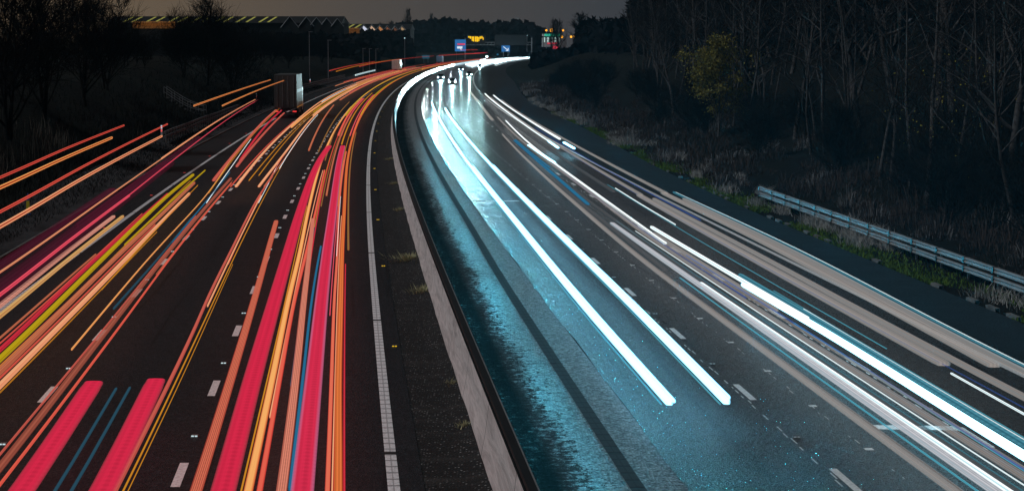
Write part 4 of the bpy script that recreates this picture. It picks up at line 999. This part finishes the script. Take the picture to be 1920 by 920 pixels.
KINDS_ = {
 'slim1': ('bare_tree', dict(seed=1, h=13, r=.15, nl=18, first=.32, spread=.6, ntw=7, lean=.05), (M_bark, M_twig)),
 'slim2': ('bare_tree', dict(seed=2, h=12, r=.12, nl=16, first=.25, spread=.7, ntw=7, lean=.07), (M_bark, M_twig)),
 'fork': ('bare_tree', dict(seed=3, h=12.5, r=.2, nl=11, first=.3, spread=.6, ntw=7, stems=3), (M_bark, M_twig)),
 'pale': ('bare_tree', dict(seed=4, h=11, r=.10, nl=14, first=.4, spread=.5, ntw=6), (M_bark_pale, M_twig)),
 'big': ('bare_tree', dict(seed=8, h=16, r=.30, nl=20, first=.3, spread=.8, ntw=9), (M_bark, M_twig)),
 'left': ('bare_tree', dict(seed=5, h=9, r=.2, nl=20, first=.12, spread=1.0, ntw=11, twl=.5, stems=2, sub=4, rt=.013), (M_bark_dark, M_twig_dark)),
 'round': ('bare_tree', dict(seed=6, h=8, r=.16, nl=18, first=.1, spread=1.15, ntw=12, twl=.5, stems=3, sub=4, rt=.014), (M_bark_dark, M_twig_dark)),
 'shrub': ('bare_shrub', dict(seed=9, h=3.2, r=.05, nl=9, first=.1, spread=1.1, ntw=6, twl=.6, stems=6, sub=3, rt=.008), (M_twig, M_scrub)),
 'farround': ('far_tree', dict(seed=12, h=16, r=.3, nl=24, first=.15, spread=1.0, ntw=10, twl=.5, stems=1, sub=4, rt=.05), (M_bark_dark, M_twig_dark)),
}
def at_bank(px, py, hi=True):
    """ground point of the right bank seen at a pixel of the photograph"""
    dx, dy = (px-960)/3590, (460-py)/3590; th = math.atan(370/3590); c, s = math.cos(th), math.sin(th)
    d = Vector((dx, c+dy*s, -s+dy*c)); Y = 40.
    while Y < 700:
        p = Vector((0, 0, 7.8))+d*(Y/d.y); l = p.x+T0*Y-dev(Y)
        if l > 8 and gz(l, Y) >= p.z: return l, Y
        Y += .5
    return None
# trunks one can tell apart in the photograph
seen = [(1740, 385, 'slim1', 1.0, 'slender grey tree on the bank behind the middle of the guardrail'),
        (1775, 388, 'slim2', .95, 'thin grey tree just right of the slender one behind the guardrail'),
        (1838, 392, 'pale', 1.0, 'pale thin trunk behind the right half of the guardrail'),
        (1886, 398, 'big', .9, 'thick dark tree at the right edge of the wood'),
        (1590, 300, 'fork', 1.0, 'forked tree with three stems in the middle of the wood'),
        (1545, 292, 'slim1', 1.05, 'leaning grey tree left of the forked one'),
        (1520, 290, 'slim2', 1.0, 'thin tree next to the leaning grey one'),
        (1650, 335, 'pale', 1.05, 'pale slim tree between the forked tree and the guardrail trees'),
        (1672, 330, 'slim2', .9, 'crooked thin tree right of the pale slim one'),
        (1490, 262, 'slim1', 1.1, 'straight tree with a dark trunk left of the leaning grey one'),
        (1418, 256, 'slim2', 1.1, 'straight thin tree right of the yellow leaved tree'),
        (1402, 256, 'slim1', 1.0, 'tree standing against the yellow leaved tree'),
        (1262, 212, 'slim2', 1.1, 'bare tree left of the yellow leaved tree'),
        (1708, 352, 'slim1', .85, 'young tree left of the slender guardrail trees'),
        (1900, 420, 'slim2', 1.0, 'thin tree at the right edge behind the guardrail')]
used = []
for px, py, k, s_, lab in seen:
    q = at_bank(px, py)
    if q is None: continue
    l, Y = q; used.append((l, Y)); plant(k, rp(l, Y, gz(l, Y)), rng.uniform(0, 6.28), s_, lab, 'tree', 'bare trees on the right bank')
n = 0
for tries in range(4000):
    if n >= 165: break
    Y = 45+330*rng.random()**1.3; l = redge(Y)+rng.uniform(8.0, 40)
    if Y < 130 and l < redge(Y)+8: continue
    if 960+3590*RX(l, Y)/Y < 1185 or any((l-a)**2+((Y-b)*.7)**2 < 5 for a, b in used): continue
    used.append((l, Y)); n += 1
    plant(rng.choice(['slim1', 'slim2', 'fork', 'slim1', 'slim2', 'pale', 'big']), rp(l, Y, gz(l, Y)), rng.uniform(0, 6.28), rng.uniform(.8, 1.2), 'bare winter tree among many in the dark wood on the right bank', 'tree', 'bare trees deep in the right wood')
# shrubs at the edge of the wood
n = 0
while n < 60:
    Y = 50+330*rng.random(); l = redge(Y)+rng.uniform(6, 14); n += 1
    plant('shrub', rp(l, Y, gz(l, Y)), rng.uniform(0, 6.28), rng.uniform(.6, 1.1), 'bare twiggy shrub on the right bank at the edge of the wood', 'shrub', 'shrubs on the right bank')
# the tree that keeps yellow leaves
q = at_bank(1345, 258); l, Y = q
tr, cw, tips = tree_mesh(21, 8.5, .14, 12, .12, .8, 7, .45, 2, .05, 3, .01)
rr = random.Random(3)
t = empty('yellow_leaved_tree', rp(l, Y, gz(l, Y)), .4, label='tree still holding yellow green leaves at the edge of the wood', cat='tree')
tr.build('trunk', M_bark, t, True); cw.build('crown', M_twig, t)
clumps = [p for p in tips if 1.2 < p.z < 7.6]; clumps = rr.sample(clumps, min(60, len(clumps)))
leaves(clumps, 9000, .10, .34, rr).build('leaves', M_leaf_y, t)
# sapling with a few bright leaves
for px, py, lab in ((1800, 400, 'sapling with scattered bright yellow leaves behind the guardrail'), (1700, 372, 'sapling with only a few yellow leaves left of the guardrail trees')):
    q = at_bank(px, py); l, Y = q
    tr, cw, tips = tree_mesh(33+px, 6.5, .05, 12, .15, .9, 6, .5, 3, .05, 2, .007)
    t = empty('sapling', rp(l, Y, gz(l, Y)), 0, label=lab, cat='sapling')
    tr.build('trunk', M_twig, t, True); cw.build('crown', M_twig, t)
    leaves(tips, 170 if px == 1800 else 45, .055, .25, rr).build('leaves', M_leaf_yb, t)

# left bank
spots = []
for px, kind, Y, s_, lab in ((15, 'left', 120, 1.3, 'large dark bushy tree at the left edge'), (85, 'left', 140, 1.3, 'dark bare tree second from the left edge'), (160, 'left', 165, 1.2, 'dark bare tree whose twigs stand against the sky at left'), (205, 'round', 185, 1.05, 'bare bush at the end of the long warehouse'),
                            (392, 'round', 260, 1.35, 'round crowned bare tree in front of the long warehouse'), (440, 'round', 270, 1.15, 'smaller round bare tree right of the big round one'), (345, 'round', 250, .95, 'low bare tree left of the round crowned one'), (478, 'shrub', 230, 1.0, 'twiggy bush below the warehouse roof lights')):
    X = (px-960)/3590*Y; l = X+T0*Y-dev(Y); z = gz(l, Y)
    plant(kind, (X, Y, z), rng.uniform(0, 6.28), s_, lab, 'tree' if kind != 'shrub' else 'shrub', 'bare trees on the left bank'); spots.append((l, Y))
n = 0
while n < 75:
    Y = 70+520*rng.random()**1.2; l = -rng.uniform(24, 52)
    p = rp(l, Y, gz(l, Y)); px = 960+3590*p.x/Y
    if px < -150: continue
    hmax = 7.8+(90-(46 if px < 640 else 66))/3590*Y
    n += 1; base = 8.0; s_ = min(.75, max(.25, (hmax-p.z)/base*rng.uniform(.55, .85)))
    if hmax-p.z < 1.5: continue
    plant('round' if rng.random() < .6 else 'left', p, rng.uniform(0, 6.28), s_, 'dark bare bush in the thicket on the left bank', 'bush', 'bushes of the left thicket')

# ------------------------------------------------------------------ ground cover
def blades(name, count, posf, hf, wf, mat, lean=.5, seed=1, twist=True):
    rr = random.Random(seed); m = MB()
    for i in range(count):
        q = posf(rr)
        if q is None: continue
        l, Y = q; p = rp(l, Y, gz(l, Y)-.03); h = hf(rr, l, Y); w = wf(rr, Y)
        a = rr.uniform(0, 6.283); d = Vector((math.cos(a)*w, math.sin(a)*w, 0)); b = rr.uniform(0, 6.283); k = h*lean*rr.random()
        t1 = p+Vector((math.cos(b)*k*.4, math.sin(b)*k*.4, h*.6)); t2 = p+Vector((math.cos(b)*k*1.2, math.sin(b)*k*1.2, h))
        m.add([p-d, p+d, t1+d*.7, t1-d*.7, t2], [(0, 1, 2, 3), (3, 2, 4)])
    return m.build(name, mat, kind='stuff')
def clumpy(l, Y, s=.55): return hnoise(l*3.1+7, Y*2.3) > s-1
def f_moss(rr):
    Y = 44+ (rr.random()**1.6)*190; e = redge(Y); l = e+abs(rr.gauss(0, .75))+.02
    return (l, Y) if l < e+2.2 and hnoise(l*4, Y*1.9) > -.35 else None
blades('grass', 26000, f_moss, lambda r, l, Y: r.uniform(.05, .2), lambda r, Y: .012+Y*.00012, M_grass_g, .9, 1)
tuf = []
rr0 = random.Random(11)
for i in range(95):
    Y = 46+rr0.random()**1.4*330; tuf.append((redge(Y)+(rr0.uniform(.8, 2.6) if Y < 105 else rr0.uniform(.15, 3.2)), Y, rr0.uniform(.25, .7)))
def f_dry(rr):
    l, Y, s = rr.choice(tuf); return (l+rr.gauss(0, s*.5), Y+rr.gauss(0, s*(1.0+Y/120)))
blades('dry_grass', 20000, f_dry, lambda r, l, Y: r.uniform(.12, .55), lambda r, Y: .006+Y*.00009, M_grass_d, 1.3, 2)
def mounds(name, items, mat, seed):
    rr = random.Random(seed); m = MB()
    for l0, Y0, r, h, n in items:
        sy = 1.0+Y0/160
        for i in range(n):
            a = rr.uniform(0, 6.283); d = r*math.sqrt(rr.random()); l, Y = l0+math.cos(a)*d, Y0+math.sin(a)*d*sy; k = max(.12, 1-(d/r)**2)
            p = rp(l, Y, gz(l, Y)-.03+h*k*.35*rr.random()); L = h*k*rr.uniform(.5, 1.2)
            o = Vector((math.cos(a), math.sin(a), 0))*(L*rr.uniform(.2, .9))+Vector((rr.gauss(0, .12), rr.gauss(0, .12), 0))
            w = Vector((rr.gauss(0, 1), rr.gauss(0, 1), 0)).normalized()*(.006+Y0*.00010)
            t1 = p+o*.35+Vector((0, 0, L*.75)); t2 = p+o*1.1+Vector((0, 0, L*rr.uniform(.55, 1.05)))
            m.add([p-w, p+w, t1+w*.8, t1-w*.8, t2], [(0, 1, 2, 3), (3, 2, 4)])
    return m.build(name, mat, kind='stuff')
rr0 = random.Random(21); A_ = []; B_ = []
for i in range(620):
    Y = 46+rr0.random()**1.4*360; e = redge(Y); d = (3.9+abs(rr0.gauss(0, 3.4))) if Y < 106 else (.9+abs(rr0.gauss(0, 4.6)))
    it = (e+d, Y, rr0.uniform(.5, 1.5), rr0.uniform(.35, 1.1), 95)
    (B_ if (rr0.random() < (.55 if d < 2.4 else .10)) else A_).append(it)
mounds('bramble', A_, M_bramble, 3)
mounds('pale_bramble', B_, leaf('bleached_bramble', (.19, .185, .185), .6), 6)
def f_left(rr):
    Y = 55+(rr.random()**1.4)*330; l = -13.6-abs(rr.gauss(0, 5)); return (l, Y)
blades('rough_grass', 42000, f_left, lambda r, l, Y: r.uniform(.08, .3)+(.7*r.random() if l < -17 else 0), lambda r, Y: .008+Y*.0001, M_scrub, 1.0, 4)
def f_reed(rr):
    Y = 75+rr.random()*80; l = -17.5-abs(rr.gauss(0, 2.0)); return (l, Y) if hnoise(l*2, Y*.7) > 0 else None
blades('dead_stems', 2600, f_reed, lambda r, l, Y: r.uniform(.5, 1.6), lambda r, Y: .010, leaf('dead_stem', (.16, .135, .11)), .35, 5)
# weeds growing from the joint at the barrier's foot
wp = [(2.2, 70.5), (2.35, 61), (2.3, 92), (2.3, 110), (2.4, 44), (2.4, 39), (2.3, 134)]
for i, (l, Y) in enumerate(wp):
    rr = random.Random(60+i); t_m = MB(); s_ = (1.35, 1.0, .6, .6, .32, .36, .7)[i]
    for k in range(int(360*s_)):
        a = rr.uniform(0, 6.283); r_ = abs(rr.gauss(0, .24*s_)); b = Vector((math.cos(a)*r_*1.3, math.sin(a)*r_*2.0, 0)); h = rr.uniform(.05, .2)*(.6+s_*.5); w = Vector((math.cos(a+1.5), math.sin(a+1.5), 0))*.012
        tip = b*1.25+Vector((rr.gauss(0, .05), rr.gauss(0, .05), h)); t_m.add([b-w, b+w, tip], [(0, 1, 2)])
    lab = ['largest pale tuft of weeds at the foot of the central barrier', 'second pale tuft of weeds at the barrier foot, nearer than the largest', 'small weed tuft at the barrier foot beyond the largest', 'farther small weed tuft along the central barrier', 'tiny weed tuft at the barrier foot near the bottom', 'tiny weed tuft at the barrier foot, nearest the bottom of the photo', 'farthest weed tuft at the start of the barrier bend'][i]
    t_m.build('weed_tuft', M_weed if 'M_weed' in globals() else globals().setdefault('M_weed', leaf('weed', (.42, .40, .22))), None, label=lab, cat='weeds', group='weed tufts along the central barrier').location = rp(l, Y, .0)

# ------------------------------------------------------------------ far woods
def far_wood(name, spans, Y, mat, count, seed, size):
    """spans: list of (px, py_top) skyline; a deep belt of foliage with a ragged top"""
    rr = random.Random(seed); m = MB(); xs = [s_[0] for s_ in spans]; ts = [s_[1] for s_ in spans]
    for i in range(count):
        px = rr.uniform(xs[0], xs[-1]); Yq = Y+rr.uniform(0, 60); f = rr.random()**.6
        top = 7.8+(90-float(np.interp(px, xs, ts))+rr.gauss(0, 1.0)-1.5+2.0*math.sin(px*.21)+1.4*math.sin(px*.53+1))/3590*Yq
        X = (px-960)/3590*Yq; z = 1.0+(top-1.0)*f
        if f > .93 and rr.random() < .45: continue
        s_ = size*rr.uniform(.5, 1.3)*(1.25-f*.6)
        a = Vector((rr.gauss(0, .5), -1, rr.gauss(0, .6))).normalized(); b = a.orthogonal().normalized(); b.rotate(Matrix.Rotation(rr.uniform(0, 6.28), 3, a)); e_ = a.cross(b); c = Vector((X, Yq, z))
        m.add([c-b*s_, c+e_*s_*.7, c+b*s_, c-e_*s_*.7], [(0, 1, 2, 3)])
    return m.build(name, mat, kind='stuff')
far_wood('far_wood', [(640, 58), (700, 52), (760, 44), (800, 40), (840, 36), (880, 42), (920, 44), (955, 40), (990, 42), (1012, 52), (1035, 70)], 1500, M_wood_far, 5200, 1, 4.2)
far_wood('ridge_wood', [(1000, 100), (1060, 92), (1076, 84), (1084, 52), (1098, 34), (1115, 42), (1165, 44), (1215, 46), (1290, 44), (1400, 40)], 620, M_wood_far, 5200, 2, 1.9)
far_wood('verge_wood', [(520, 62), (600, 64), (640, 66), (690, 66), (708, 80)], 650, M_wood_far, 3200, 3, 1.8)
far_wood('verge_wood', [(672, 70), (690, 64), (740, 61), (762, 60), (772, 76)], 835, M_wood_far, 1800, 4, 2.6)
# the far edge of the right wood, closing the view between the trunks
def deep_wood():
    rr = random.Random(9); m = MB()
    for i in range(17000):
        Y = 60+rr.random()**.8*560; l = redge(Y)+rr.uniform(26, 75); z = gz(l, Y)+rr.random()**.8*(15 if l < redge(Y)+50 else 19); p = rp(l, Y, z); s_ = .28+.0022*Y*rr.uniform(.6, 1.4); px = 960+3590*p.x/Y
        if px < 1185 and z > 7.8+(90-44-rr.gauss(0, 2.5))/3590*Y: continue
        a = Vector((rr.gauss(-.6, .6), -1, rr.gauss(0, .6))).normalized(); b = a.orthogonal().normalized(); b.rotate(Matrix.Rotation(rr.uniform(0, 6.28), 3, a)); e_ = a.cross(b)
        m.add([p-b*s_*1.6, p+e_*s_*.5, p+b*s_*1.6, p-e_*s_*.5], [(0, 1, 2, 3)])
    return m.build('deep_wood', M_wood_far, kind='stuff')
deep_wood()
# single trees on the skyline
for px, py, Y, s_, lab in ((764, 17, 1250, (.62, .62, 1.65), 'tall poplar like tree on the skyline, left of the pair'), (808, 26, 1280, (.45, .45, 1.5), 'shorter narrow tree on the skyline, right of the pair'), (1095, 25, 640, (.8, .8, .95), 'round bare tree on the ridge right of the filling station lamps'), (1050, 38, 900, (.7, .7, 1.2), 'bare tree in front of the amber lamps'), (1035, 36, 920, (.5, .5, 1.25), 'thin bare tree in front of the brightest amber lamp'), (735, 40, 1300, (.6, .6, .9), 'low dark conifer on the skyline by the lower warehouse'), (715, 43, 1300, (.5, .5, .85), 'small dark tree above the floodlit gables')):
    X = (px-960)/3590*Y; top = 7.8+(90-py)/3590*Y; base = top-16.5*s_[2]
    plant('farround', (X, Y, base), rng.uniform(0, 6), s_, lab, 'tree', 'trees on the far skyline')
for i, (px, Y, s_) in enumerate(((1195, 330, 1.0), (1215, 310, 1.05), (1240, 300, 1.1), (1230, 380, .95), (1280, 280, 1.1), (1210, 350, 1.0), (1225, 345, 1.1), (1310, 260, 1.0))):
    X = (px-960)/3590*Y; l = X+T0*Y-dev(Y)
    plant('big', (X, Y, gz(l, Y)), rng.uniform(0, 6), s_*.8, 'bare tree spreading its twigs against the sky where the right wood ends', 'tree', 'bare trees at the end of the right wood')

# ------------------------------------------------------------------ damp night air
m = MB(); m.box((0, 1300, 45), (2600, 2900, 105))
hz = m.build('haze', [], kind='stuff')
t = bpy.data.materials.new('haze'); t.use_nodes = True; t.node_tree.nodes.clear()
o_ = t.node_tree.nodes.new('ShaderNodeOutputMaterial'); v_ = t.node_tree.nodes.new('ShaderNodeVolumePrincipled')
v_.inputs['Color'].default_value = (.45, .78, .95, 1); v_.inputs['Density'].default_value = .00004; v_.inputs['Anisotropy'].default_value = .3
t.node_tree.links.new(v_.outputs[0], o_.inputs['Volume']); hz.data.materials.append(t)
